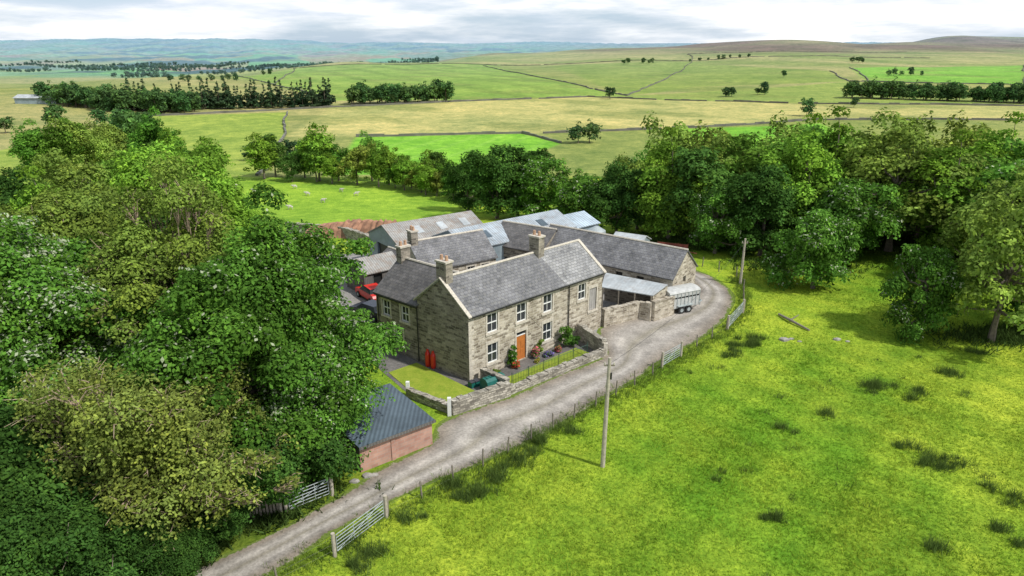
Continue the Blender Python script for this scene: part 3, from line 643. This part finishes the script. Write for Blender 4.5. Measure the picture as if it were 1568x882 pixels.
for i in range(len(prof)-1):
    (a0,z0),(a1,z1)=prof[i],prof[i+1]; mb.face([(*(o_+n_*a0),z0),(*(o_+n_*a1),z1),(*(o_+n_*a1+d_*L_),z1),(*(o_+n_*a0+d_*L_),z0)],'greenp')
for q in(0,L_): mb.face([(*(o_+n_*a0+d_*q),z) for a0,z in prof],'greenp')
for s in np.arange(.2,L_,.3): lb(mb,o_,d_,n_,s,s+.06,.05,.6,-.52,-.5,'greenp');lb(mb,o_,d_,n_,s,s+.06,1.002,1.04,-.2,.2,'greenp')
mb.tube([(*(o_+d_*L_*.5),1.0),(*(o_+d_*L_*.5),1.12)],.15,'black',10)
mb.build('oil_tank')
mb=MB()
for x,y in((-2.9,44.9),(-2.6,45.1)): mb.box((x,y),(.72,.69),(.69,-.72),.18,.22,.02,.42,'greenp');mb.box((x,y),(.72,.69),(.69,-.72),.2,.24,.421,.47,'blackcar')
mb.build('recycling_boxes')
mb=MB(); mb.tube([(24.3,58.9,.15),(24.7,57.2,.25),(25.6,55.2,.12)],[.10,.13,.08],'wood',7);mb.tube([(24.7,57.2,.25),(25.5,57.4,.7)],[.08,.03],'wood',5);mb.build('fallen_log')
def rocks(name,pts):
    mb=MB();r=np.random.default_rng(9)
    for x,y,s in pts:
        n=7; base=[];mid=[];top=[]
        for k in range(n):
            q=k/n*6.28; rr_=s*r.uniform(.8,1.2); base.append((x+rr_*math.cos(q),y+rr_*.7*math.sin(q),-.05)); mid.append((x+rr_*.9*math.cos(q),y+rr_*.6*math.sin(q),s*r.uniform(.25,.4))); top.append((x+rr_*.4*math.cos(q),y+rr_*.3*math.sin(q),s*r.uniform(.45,.55)))
        for k in range(n):
            k2=(k+1)%n; mb.face([base[k],base[k2],mid[k2],mid[k]],'rock');mb.face([mid[k],mid[k2],top[k2],top[k]],'rock')
        mb.face(top,'rock')
    mb.build(name)
rocks('boulders',[(22.7,53.3,.45),(23.4,53.5,.25),(23.9,53.0,.2),(27.2,53.4,.35),(27.9,53.0,.2)]); rocks('loose_stones',[(-8.3,33.9,.35),(-7.9,34.0,.25),(-8.9,33.4,.3),(5.9,49.3,.2),(6.6,49.6,.25)])
mb=MB(); r=np.random.default_rng(2)
P0=A3(-27,90);P1=A3(-8,86); dn=(P1-P0)/np.linalg.norm(P1-P0);nn=A3(dn[1],-dn[0]); rows=[]
for i in range(61):
    p=P0+(P1-P0)*i/60; g=Hs(*p); hh=2.2*math.sin(math.pi*min(1,max(.06,i/60)))**.4
    rows.append([(*(p+nn*a_),g+max(-.4,hh*z+r.uniform(-.25,.25))) for a_,z in((-2.2,-.2),(-1.3,.6),(-.5,1),(.5,1),(1.3,.6),(2.2,-.2))])
for i in range(60):
    for j in range(5): mb.face([rows[i][j],rows[i][j+1],rows[i+1][j+1],rows[i+1][j]][::-1],'soil')
mb.build('silage_heap')
mb=MB()
o_=A3(17.0,79.0);d_=A3(.92,-.38);n_=A3(-.38,-.92)
lb(mb,o_,d_,n_,0,3.6,.7,.8,-.9,.9,'rust')
for q in(-.9,.88): lb(mb,o_,d_,n_,0,3.6,.8,1.2,q,q+.03,'rust')
for s in(.0,1.2,2.4,3.57): lb(mb,o_,d_,n_,s,s+.04,.8,1.3,-.93,-.9,'rust')
for s in(1.2,2.3):
    for q in(-.8,.8): wheel(mb,(*(o_+d_*s+n_*q),.35),n_,.35,.2)
mb.tube([(*(o_+d_*3.6),.6),(*(o_+d_*4.8),.5)],.06,'rust'); mb.build('rusty_flatbed_trailer')
# ------------------------------------------------------------------ vegetation
def nrm(a): return a/(np.linalg.norm(a,axis=-1,keepdims=True)+1e-9)
def leaves(rng,C,R,n,ls,base,cf,asp=.6,lowcut=-.45,flat=.85,flower=0.):
    cnt=np.maximum(3,(n*(R/R.mean())**2)).astype(int); ci=np.repeat(np.arange(len(C)),cnt); m=len(ci)
    d=nrm(rng.normal(size=(m,3))); lo=d[:,2]<lowcut; d[lo,2]*=-1
    ph=rng.uniform(0,6.28,(len(C),3)); lm=1+.25*(np.sin(d[:,0]*5+ph[ci,0])+np.sin(d[:,1]*5+ph[ci,1])+np.sin(d[:,2]*5+ph[ci,2]))/1.5
    rad=(.5+.55*rng.random(m)**.6)*lm
    P=C[ci]+d*(R[ci]*rad)[:,None]*A3(1,1,flat)
    nn=nrm(d*.7+A3(0,0,.45)+rng.normal(size=(m,3))*.45)
    t=nrm(np.cross(nn,rng.normal(size=(m,3)))); b=np.cross(nn,t); s=ls*rng.uniform(.6,1.35,m)[:,None]
    V=np.stack([P-t*s,P-b*s*asp,P+t*s,P+b*s*asp],1).reshape(-1,3)
    F=np.arange(m*4).reshape(-1,4)
    lf=rng.uniform(.65,1.35,m)*cf[ci]; yl=rng.uniform(0,1,m)**3
    col=base*lf[:,None]*(1+yl[:,None]*A3(.45,.35,.1))
    cy=rng.uniform(0,1,len(C))**2; col=col*(1+cy[ci][:,None]*A3(.22,.12,0))
    if flower>0:
        fl=(rng.random(m)<flower*(.3+1.4*(np.sin(ci*1.7)>0)))&(d[:,2]>.1); col[fl]=A3(.45,.50,.33)*rng.uniform(.7,1.1,fl.sum())[:,None]
    return V,F,np.repeat(col,4,0)
def tubes(paths):
    Vs=[];Fs=[];b=0;k=5; q=np.arange(k)/k*2*np.pi
    for P,r in paths:
        P=np.array(P);t=nrm(np.gradient(P,axis=0)); up=np.where(np.abs(t[:,2:3])>.9,A3(1,0,0),A3(0,0,1)); a=nrm(np.cross(t,up)); c=np.cross(t,a)
        V=P[:,None]+np.array(r)[:,None,None]*(a[:,None]*np.cos(q)[None,:,None]+c[:,None]*np.sin(q)[None,:,None]); n=len(P)
        i=np.arange(n*k).reshape(n,k); j=np.roll(i,-1,1)
        Fs.append(np.stack([i[:-1],j[:-1],j[1:],i[1:]],-1).reshape(-1,4)+b); Vs.append(V.reshape(-1,3)); b+=n*k
    return np.concatenate(Vs),np.concatenate(Fs)
def tree(seed,h,r,th,nc,nl,ls,cr,base,spread=.5,limbs=16,twigs=0,dense=.45,bot=.0,tr=None,flower=0.,lumpy=.24,ax=1.,lt=1.):
    rng=np.random.default_rng(seed); base=np.array(base)
    az=(h-th)/2; cz=th+az; d=nrm(rng.normal(size=(nc,3)))
    K=rng.normal(size=(5,3))*2.4; ph=rng.uniform(0,6.28,5)
    lump=1+lumpy*np.sin(d@K.T+ph).sum(1)/1.6
    rad=(dense+(1-dense)*rng.random(nc)**.5)*lump
    R=cr*rng.uniform(.55,1.35,nc)
    wz=1-.25*np.clip(d[:,2],-1,1)-.15*(d[:,2]<-.5)
    C=np.stack([d[:,0]*(r-R*.6)*rad*wz*ax,d[:,1]*(r-R*.6)*rad*wz,cz+d[:,2]*(az-R*.5)*rad],1)
    cf=rng.uniform(1-spread*.6,1+spread,nc)
    V1,F1,c1=leaves(rng,C,R,nl,ls,base,cf,flower=flower)
    tr=tr or h*.022+.06
    top=A3(rng.uniform(-.5,.5),rng.uniform(-.5,.5),h*.8)
    tp=[A3(0,0,-1.0),A3(0,0,.1),A3(rng.uniform(-.1,.1),0,th*.6),top*A3(.4,.4,.55),top]
    paths=[(tp,[tr*1.35,tr*1.15,tr*.85,tr*.55,tr*.1])]
    order=rng.permutation(nc)[:limbs]
    for i in order:
        e=C[i]; f=rng.uniform(.25,.75); s=A3(top[0]*f*.6,top[1]*f*.6,max(th*.5,min(e[2]-.5,h*f*.75))); mid=(s+e)/2+A3(0,0,-.08*h*rng.random())+rng.normal(size=3)*.25
        L=[s,(s+mid)/2+rng.normal(size=3)*.1,mid,(mid+e)/2+rng.normal(size=3)*.15,e]
        paths.append((L,[tr*.42*lt,tr*.34*lt,tr*.25*lt,tr*.16*lt,tr*.05]))
        for _ in range(twigs):
            e2_=e+nrm(rng.normal(size=3)+A3(0,0,.4))*R[i]*rng.uniform(.8,1.35); mm=(e+e2_)/2+rng.normal(size=3)*.15
            paths.append(([mid*.3+e*.7,mm,e2_],[.04,.025,.01]))
    V0,F0=tubes(paths)
    V=np.concatenate([V0,V1]);F=np.concatenate([F0,F1+len(V0)]);mi=np.r_[np.zeros(len(F0)),np.ones(len(F1))];col=np.concatenate([np.full((len(V0),3),.1),c1])
    return V,F,mi,col
def conifer(seed,h,r,nc,nl,ls,base):
    rng=np.random.default_rng(seed); z=rng.random(nc)**1.3; q=rng.uniform(0,6.28,nc); rr_=r*(1-z)*rng.uniform(.55,1,nc)
    C=np.stack([np.cos(q)*rr_,np.sin(q)*rr_,h*.08+z*h*.9],1);R=(.25+.55*(1-z))*r*.45
    V1,F1,c1=leaves(rng,C,R,nl,ls,np.array(base),rng.uniform(.7,1.3,nc),flat=.6)
    V0,F0=tubes([([A3(0,0,-1),A3(0,0,h*.5),A3(0,0,h)],[.2,.13,.03])])
    return np.concatenate([V0,V1]),np.concatenate([F0,F1+len(V0)]),np.r_[np.zeros(len(F0)),np.ones(len(F1))],np.concatenate([np.full((len(V0),3),.1),c1])
SYC=(.075,.172,.027); DRK=(.045,.105,.022); ASH=(.155,.235,.047); BRT=(.13,.25,.032)
def tmesh(name,t,dead=False): return npmesh(name,t[0],t[1],[M['barkL'] if dead else M['bark'],M['leaf']],t[2],t[3])
def put(name,me,x,y,s=1,rot=0,z=None,sz=None):
    o=obj(name,me,loc=(x,y,Hs(x,y) if z is None else z)); o.scale=(s,s,sz or s); o.rotation_euler=(0,0,rot); return o
put('sycamore_tree',tmesh('syc_fg1',tree(11,15.2,5.7,2.2,170,900,.115,1.3,SYC,.6,30,3,flower=.03,lumpy=.3)),-14.2,35.2)
put('sycamore_tree',tmesh('syc_fg2',tree(12,12.0,5.2,1.0,120,800,.12,1.35,SYC,.5,16,2,flower=.22)),-12.0,35.6,.76)
put('sycamore_tree',tmesh('syc_fg3',tree(13,14.0,6.0,1.5,150,800,.12,1.45,SYC,.55,18,2,flower=.18,lumpy=.3)),-27.5,35.5)
put('ash_tree',tmesh('ash_fg1',tree(14,10.2,5.4,.8,230,280,.09,.95,(.165,.215,.05),.5,130,8,.3,lumpy=.3,ax=1.15,lt=.45),True),-16.8,28.4)
put('ash_tree',tmesh('ash_fg2',tree(15,14.5,6.0,2.5,170,420,.11,1.15,(.14,.21,.04),.4,110,7,.4,lumpy=.32,lt=.55),True),-21,41)
sf4=tmesh('syc_fg4',tree(16,8.0,4.4,.3,90,700,.11,1.2,DRK,.45,10,2))
put('sycamore_tree',sf4,-22.5,27.0); put('sycamore_tree',sf4,-19.5,23.5,.75,2.0); put('hazel_bush',sf4,-15.9,25.6,.42,1.0)
bh=tmesh('bush1',tree(17,5.0,4.0,.2,60,700,.10,1.0,DRK,.45,8,2))
put('hazel_bush',bh,-13.4,31.4,1); put('hazel_bush',bh,-17.5,27.0,.7,2.5); put('hazel_bush',bh,-14.8,28.3,.45,4)
put('sycamore_tree',tmesh('syc_fg5',tree(18,15.5,6.5,2.5,130,520,.16,1.5,BRT,.55,26,3,lumpy=.32)),-28,60)
put('ash_tree',tmesh('ash_fg3',tree(19,13,5.8,2.5,140,400,.14,1.2,ASH,.45,60,5,.4,lumpy=.3,lt=.6),True),-35,52)
mids=[tmesh('mid_syc',tree(21,12,5.2,1.2,85,230,.20,1.3,SYC,.55,14,flower=.07,lumpy=.3)),tmesh('mid_dark',tree(22,12,5.4,1.0,85,230,.20,1.35,DRK,.5,12,lumpy=.3)),tmesh('mid_ash',tree(23,12,4.8,2.0,85,170,.19,1.15,ASH,.5,30,3,.4,lumpy=.3)),tmesh('mid_bright',tree(24,12,5.4,1.2,90,230,.20,1.35,BRT,.55,14,lumpy=.32))]
def mt(name,k,x,y,h,wid=1,rot=None):
    s=h/12; put(name,mids[k],x,y,s*wid,RNG.uniform(0,6.28) if rot is None else rot,sz=s)
NM=['sycamore_tree','sycamore_tree','ash_tree','lime_tree']
for k,x,y,h,wd in [(3,-20,46.5,11.0,1.0),(1,-25,50,12,1),(0,-30,44,13,1),(3,-41,60,11,1),(2,-44,70,12,1),(0,-36,66,11.5,1),(1,-50,64,11,1),(1,-34,36,11,1),(1,-57,80,10,1),(0,-46,52,12,1),
  (0,30.5,66.5,9.2,.95),(2,45,80,14.5,1.15),(3,49,76,12,1.1),(0,34.6,54.6,9.0,.75),(2,39.8,53.0,12.5,.85),(1,45,56,11,.9),(0,37.5,75,11,1),(0,24,79,9,.9),(1,29,78,10.5,1),(1,14,90,9.5,1),(0,9.5,92,9,1),(3,20,86,11.5,1),(1,-2.5,113,12.0,1),(0,4.5,112,12.0,1),(1,1,116,12,1),(1,-8,124,9,1),(3,35,83,13,1),(2,49,67,11,1),(0,55,72,14,1.1),(1,58,62,11,1),(2,27,89,12,1),(3,60,84,13,1),(3,41,88,13.5,1)]:
    mt(NM[k],k,x,y,h,wd)
def wood(name,pts,protos,sc,seed,cj=.2,haze=0):
    r=np.random.default_rng(seed); Vs=[];Fs=[];ms=[];cs=[];b=0
    for x,y in pts:
        V,F,mi,c=protos[r.integers(len(protos))]; a=r.uniform(0,6.28); s=sc*r.uniform(.65,1.25); ca,sa=math.cos(a),math.sin(a)
        P=np.stack([(V[:,0]*ca-V[:,1]*sa)*s+x,(V[:,0]*sa+V[:,1]*ca)*s+y,V[:,2]*s*r.uniform(.85,1.15)+Hs(x,y)],1)
        c=c*r.uniform(1-cj,1+cj*1.8)*A3(r.uniform(.9,1.18),1,1); c=c*(1-haze)+A3(.20,.30,.40)*haze  # distance haze is mixed into the leaf colour as pale blue
        Vs.append(P);Fs.append(F+b);ms.append(mi);cs.append(c);b+=len(V)
    return obj(name,npmesh(name,np.concatenate(Vs),np.concatenate(Fs),[M['bark'],M['leaf']],np.concatenate(ms),np.concatenate(cs)))
def along(pl,sp,j,seed,rows=1):
    r=np.random.default_rng(seed);out=[]
    for i in range(len(pl)-1):
        o,d,n,L=frame(pl[i],pl[i+1])
        for k in range(rows):
            for s in np.arange(0,L,sp): out.append(tuple(o+d*(s+r.uniform(-j,j))-n*(k*sp*.8)+n*r.uniform(-j,j)))
    return out
pm=[tree(31+i,12,5,1.0,60,120,.26,1.4,c,.55,6,lumpy=.3) for i,c in enumerate([SYC,DRK,ASH,SYC,BRT])]
pf=[tree(41+i,10,4.6,.4,26,40,.55,1.6,c,.5,1) for i,c in enumerate([DRK,DRK,DRK,(.06,.12,.025)])]
pcn=[conifer(51+i,13,3.4,36,26,.5,(.04,.08,.028)) for i in range(2)]
wood('woodland_belt',along([(18,98),(34,96),(50,98),(66,92),(84,84)],6.5,2,1,2)+along([(24,84),(38,90),(64,80),(74,68),(70,58)],7,1.5,2),pm,.95,1)
wood('woodland_belt',along([(86,95),(110,100),(140,110)],7,3,9,2)+along([(15,104),(40,112),(80,112)],8,2,10),pm,.82,8)
wood('tree_belt',along([(-57,161),(-46,157),(-32,154)],6,2,3,2),pm,.82,2)
wood('hedgerow_trees',along([(-30,152),(-18,143),(-7,134),(-3,128)],4.2,1.0,4,2),pm,.55,3)
wood('tree_belt',along([(-120,175),(-96,168),(-76,166)],7,3,5,2)+along([(-66,150),(-76,135),(-92,125)],7,2,6),pm,.9,4)
wood('hedgerow_trees',along([(12,125),(40,135),(80,140),(120,130)],7,2,7,1),pm,.65,5)
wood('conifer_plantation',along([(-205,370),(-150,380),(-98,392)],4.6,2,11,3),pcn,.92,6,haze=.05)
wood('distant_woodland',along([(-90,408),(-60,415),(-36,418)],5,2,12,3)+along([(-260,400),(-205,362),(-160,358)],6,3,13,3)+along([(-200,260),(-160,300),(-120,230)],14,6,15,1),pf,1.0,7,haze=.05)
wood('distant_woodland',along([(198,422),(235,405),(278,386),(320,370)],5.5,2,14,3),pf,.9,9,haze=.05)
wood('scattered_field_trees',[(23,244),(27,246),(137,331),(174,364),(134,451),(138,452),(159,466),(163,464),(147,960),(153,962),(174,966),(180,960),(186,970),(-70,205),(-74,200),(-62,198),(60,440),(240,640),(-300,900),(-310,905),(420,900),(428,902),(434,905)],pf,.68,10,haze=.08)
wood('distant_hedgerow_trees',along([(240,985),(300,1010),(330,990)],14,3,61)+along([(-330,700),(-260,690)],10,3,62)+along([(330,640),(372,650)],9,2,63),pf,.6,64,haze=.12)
fr=np.random.default_rng(77); fp=[]
for _ in range(44):
    cx_,cy_=fr.uniform(-2400,-250),fr.uniform(1300,3600); a_=fr.normal(0,.2); L_=fr.uniform(60,380)
    for s in np.arange(0,L_,12): fp.append((cx_+math.cos(a_)*s,cy_+math.sin(a_)*s+fr.uniform(-10,10)))
fp=[p for p in fp if -.72<p[0]/p[1]<-.1]
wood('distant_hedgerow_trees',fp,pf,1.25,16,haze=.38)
for x,y,l,k in((-262,392,20,'roofLn'),(-240,398,16,'roofA'),(-222,385,12,'roofA')):
    mb=MB(); z=Hs(x,y); a=[(x-l/2,y,z-1),(x+l/2,y,z-1),(x+l/2,y+9,z-1),(x-l/2,y+9,z-1)]; mb.prism(a,[(p,q,z+3) for p,q,_ in a],'shedw')
    slab(mb,[(x-l/2-.5,y-.5,z+3.01),(x+l/2+.5,y-.5,z+3.01),(x+l/2+.5,y+4.5,z+4.6),(x-l/2-.5,y+4.5,z+4.6)],.2,k);slab(mb,[(x+l/2+.5,y+9.5,z+3.01),(x-l/2-.5,y+9.5,z+3.01),(x-l/2-.5,y+4.5,z+4.6),(x+l/2+.5,y+4.5,z+4.6)],.2,k); mb.build('distant_farm_building')
def shrub(name,x,y,h,r,col,seed,nl=160,ls=.06,z=0):
    rng=np.random.default_rng(seed); n=14; C=np.stack([rng.uniform(-r,r,n)*.7,rng.uniform(-r,r,n)*.7,rng.uniform(.15,.9,n)*h],1);R=np.full(n,min(r,h)*.42)*rng.uniform(.7,1.2,n)
    V,F,c=leaves(rng,C,R,nl,ls,np.array(col),rng.uniform(.7,1.3,n))
    if col[0]>col[1]*1.3 or col[2]>col[1]*1.5:
        gsel=np.repeat(rng.random(len(F))<.5,4); c[gsel]=np.array(SYC)*1.1
    obj(name,npmesh(name,V,F,[M['leaf']],None,c),loc=(x,y,z))
nf=A3(.69,-.72)
for i,(s,q,h,r,c,nm) in enumerate([(3.9,.4,1.9,.4,SYC,'climbing_rose'),(4.0,.7,.5,.3,(.45,.05,.05),'red_flowers'),(6.4,.45,1.0,.35,(.55,.16,.25),'pink_flowers'),(6.9,.4,1.6,.3,ASH,'climbing_rose'),(9.7,.6,2.0,.65,SYC,'garden_shrub'),(10.2,1.0,1.1,.5,DRK,'garden_shrub'),(7.4,.9,.4,.35,(.22,.15,.5),'lavender'),(2.2,.5,.4,.3,ASH,'garden_shrub'),(8.6,.9,.5,.3,(.55,.12,.2),'pink_flowers'),(5.9,1.1,.35,.2,(.5,.38,.1),'yellow_flowers')]):
    p=A+e1*s+nf*q; shrub(nm,p[0],p[1],h,r,c,100+i)
# ------------------------------------------------------------------ grass
def blades(name,P,n,h,wd,spread,colf,lean=.5,seed=0):
    rng=np.random.default_rng(seed); m=len(P)*n; B0=np.repeat(P,n,0)+np.c_[rng.normal(size=(m,2))*spread,np.zeros(m)]
    hh=np.repeat(h,n)*rng.uniform(.6,1.25,m); a=rng.uniform(0,6.28,m); t=np.stack([np.cos(a),np.sin(a),0*a],1)*wd*(rng.uniform(.6,1.3,m)[:,None])
    ln=rng.normal(size=(m,2))*lean*hh[:,None]; tip=B0+np.c_[ln,hh]
    V=np.stack([B0-t,B0+t,tip],1).reshape(-1,3); F=np.arange(m*3).reshape(-1,3)
    c=colf(B0,rng); return obj(name,npmesh(name,V,F,[M['grass']],None,np.repeat(c,3,0)))
fence_line=[(-15,20),(-10.7,25.7),(-6.3,30),(-1.5,34.5),(4.3,40.2),(10.7,46.5),(13.6,50),(18.8,55.3),(21.4,59.2),(23.4,65.7),(24,70),(22,75),(60,80),(75,60),(40,22),(20,18),(0,18)]
n=280000; px=RNG.uniform(-15,62,n);py=RNG.uniform(18,78,n); k=RNG.random(n)<np.clip((34/py)**1.6,0,1); px,py=px[k],py[k]
k=polymask(px,py,fence_line,.3)>.5; px,py=px[k],py[k]
def gc_(B,rng):
    g=gmix(B[:,0]*.6,B[:,1]*.6)*.6+gmix(B[:,0]*2.1+4,B[:,1]*1.9)*.4; g=np.clip((g-.5)*1.3+.5+rng.normal(size=len(g))*.3,0,1); c=G1+(G2-G1)*g[:,None]; return c*rng.uniform(.75,1.45,len(g))[:,None]
blades('field_grass',np.c_[px,py,np.zeros(len(px))],3,.06+.16*gmix(px*1.7,py*1.7+9)**1.7,.02,.06,gc_,.7,1)
vp=[]
for pl,off in (([(-14,22.7),(-6.4,30.3),(-1.6,34.8),(4.2,40.4),(10.6,46.7),(18.6,55.4),(21.3,59.6),(23.2,65.7),(23.6,70)],.9),([(-17.5,25.5),(-12.6,30.2),(-9.4,33.2)],.7)):
    for i in range(len(pl)-1):
        o_,d_,n_,L_=frame(pl[i],pl[i+1]); q=int(L_*60); s=RNG.uniform(0,L_,q); w_=RNG.normal(size=q)*off*.5-.05; pp=o_+d_*s[:,None]+n_*w_[:,None]; vp.append(pp)
vp=np.concatenate(vp)
blades('verge_grass',np.c_[vp,np.zeros(len(vp))],4,np.full(len(vp),.28),.018,.08,lambda B,r:np.array([.14,.21,.035])*r.uniform(.6,1.5,len(B))[:,None],.4,2)
rush=[(18.5,52.1),(17.6,51.2),(19.4,52.6),(28.8,43.7),(25.6,44.7),(26.2,44.9),(18.0,38.9),(24.7,37.0),(24.7,34.9),(26.9,33.0),(14.0,30.1),(24.5,28.9),(-0.9,33.9),(-1.2,33.2),(.2,35.3),(-2.6,31.5),(-2,32.3),(-4.6,30.1),(21.6,40.9),(-3.0,32.8),(21.1,28.1),(37.0,50.8),(1.0,36.6),(1.8,37.6),(-7.4,27.6),(-8.0,26.6),(20.5,53.5),(25.8,35.4),(33,47),(27.5,31.5),(26,27.5),(3.2,38.7),(17.2,50.4)]
NB=len(rush)
rush+=[(RNG.uniform(12,36),RNG.uniform(26,50)) for _ in range(34)]
rp=[];rh=[]
for i_,(x,y) in enumerate(rush):
    for _ in range(RNG.integers(2,6) if i_<NB else 1):
        q=RNG.integers(10,38) if i_<NB else RNG.integers(4,16); sd=RNG.uniform(.1,.28); ox,oy=RNG.normal(0,.5),RNG.normal(0,.3); rp.append(np.c_[RNG.normal(x+ox,sd*1.2,q),RNG.normal(y+oy,sd,q),np.zeros(q)]); rh.append(np.full(q,RNG.uniform(.3,.75) if i_<NB else RNG.uniform(.2,.4)))
blades('rush_clumps',np.concatenate(rp),6,np.concatenate(rh),.014,.07,lambda B,r:np.array([.11,.17,.04])*r.uniform(.5,1.5,len(B))[:,None],.4,3)
up=[]
for cx_,cy_,sx,sy,q in((48,88,26,7,2600),(32,74,6,3,700),(-19,36,8,6,2500),(-14.5,30.5,3,1.2,700),(-17,26.5,3,2.0,1500),(20,83,8,3,700),(42,54,6,2,500)):
    up.append(np.c_[RNG.normal(cx_,sx*.5,q),RNG.normal(cy_,sy*.5,q)])
up=np.concatenate(up); up=up[~((up[:,1]>33)&(up[:,0]>-12.4)&(up[:,0]<0))]; up=up[~((up[:,1]<31)&(up[:,0]-up[:,1]*1.05>-42.9)&(up[:,0]>-18))]
blades('undergrowth',np.c_[up,H(up[:,0],up[:,1])],6,np.full(len(up),.5),.06,.3,lambda B,r:np.array([.065,.11,.025])*r.uniform(.5,1.5,len(B))[:,None],.6,4)
# ------------------------------------------------------------------ sheep
def sheepmesh():
    pts=[(0,0,.62),(.32,0,.64),(-.34,0,.64),(.5,0,.78),(.66,0,.84),(.8,0,.74)]; rad=[.25,.22,.23,.12,.10,.06]
    ed=[(0,1),(0,2),(1,3),(3,4),(4,5)]
    for sx,par in((.3,1),(-.36,2)):
        for sy in(-.12,.12):
            b=len(pts); back_=par==2
            pts+=[(sx,sy,.45),(sx+(-.05 if back_ else .02),sy,.25),(sx+(.0 if back_ else 0),sy,.02)]; rad+=[.09,.04,.035]; ed+=[(par,b),(b,b+1),(b+1,b+2)]
    b=len(pts); pts+=[(-.58,0,.55)];rad+=[.04];ed+=[(2,b)]
    for sy in(-.13,.13): b=len(pts); pts+=[(.62,sy,.86)];rad+=[.03];ed+=[(4,b)]
    me=bpy.data.meshes.new('sheep');me.from_pydata(pts,ed,[]);o=obj('sheep_tmp',me);o.modifiers.new('s','SKIN')
    for i,v in enumerate(me.skin_vertices[0].data): v.radius=(rad[i],rad[i]); v.use_root=(i==0)
    o.modifiers.new('ss','SUBSURF').levels=1
    dg=bpy.context.evaluated_depsgraph_get(); dg.update(); m2=bpy.data.meshes.new_from_object(o.evaluated_get(dg)); bpy.data.objects.remove(o); m2.materials.clear(); m2.materials.append(M['wool']); return m2
sm=sheepmesh()
for x,y in((-42,141),(-37,134),(-32,141),(-36,145),(-54,144),(-119,165),(-41,126),(-47,149),(-60,150),(-115,160)): put('sheep',sm,x,y,1.0,RNG.uniform(0,6.28))
# ------------------------------------------------------------------ light, sky, camera
sd=A3(.72,-.42,1.05); sd/=np.linalg.norm(sd)
L=bpy.data.lights.new('sun','SUN'); L.energy=4.1; L.angle=math.radians(2); L.color=(1,.97,.91); lo=bpy.data.objects.new('sun',L); S.collection.objects.link(lo); lo.rotation_euler=Vector(sd).to_track_quat('Z','Y').to_euler()
wd=bpy.data.worlds.new('World'); S.world=wd; wd.use_nodes=True; nt=wd.node_tree; nt.nodes.clear()
out=nt.nodes.new('ShaderNodeOutputWorld'); bg=nt.nodes.new('ShaderNodeBackground'); nt.links.new(bg.outputs[0],out.inputs[0])
sk=nt.nodes.new('ShaderNodeTexSky'); sk.sky_type='NISHITA'; sk.sun_disc=False; sk.sun_elevation=math.asin(sd[2]); sk.sun_rotation=math.atan2(sd[0],sd[1])
tc=nt.nodes.new('ShaderNodeTexCoord'); mp=nt.nodes.new('ShaderNodeMapping'); mp.inputs['Scale'].default_value=(1,1,7); nt.links.new(tc.outputs['Generated'],mp.inputs[0])
cn=noise(nt,mp.outputs[0],2.2,7,.6); cr=ramp(nt,cn.outputs[0],[(.38,(0,0,0)),(.52,(1,1,1))])
cn2=noise(nt,mp.outputs[0],4.2,7,.6); cc=ramp(nt,cn2.outputs[0],[(.36,(7.4,8.3,9.5)),(.5,(10.4,10.6,10.9)),(.62,(12,12,12))])
sx=nt.nodes.new('ShaderNodeSeparateXYZ'); nt.links.new(tc.outputs['Generated'],sx.inputs[0])
zr=ramp(nt,sx.outputs[2],[(.0,(1,1,1)),(.15,(1,1,1)),(.5,(.62,.66,.72))])
sb=mix(nt,.6,sk.outputs[0],(6.4,8.3,10.6))
cm=mix(nt,cr.outputs[0],sb,cc.outputs[0]); cm=mix(nt,1.0,cm,zr.outputs[0],'MULTIPLY'); nt.links.new(cm,bg.inputs[0]); bg.inputs[1].default_value=.1
cam=bpy.data.cameras.new('camera'); co=bpy.data.objects.new('camera',cam); S.collection.objects.link(co); co.location=(0,0,23.3); co.rotation_euler=(math.radians(90-19.3),0,0)
cam.sensor_width=36; cam.lens=36*1063/1568; cam.clip_end=30000; cam.clip_start=.5; S.camera=co
S.view_settings.view_transform='Standard'; S.view_settings.look='None'; S.view_settings.exposure=0
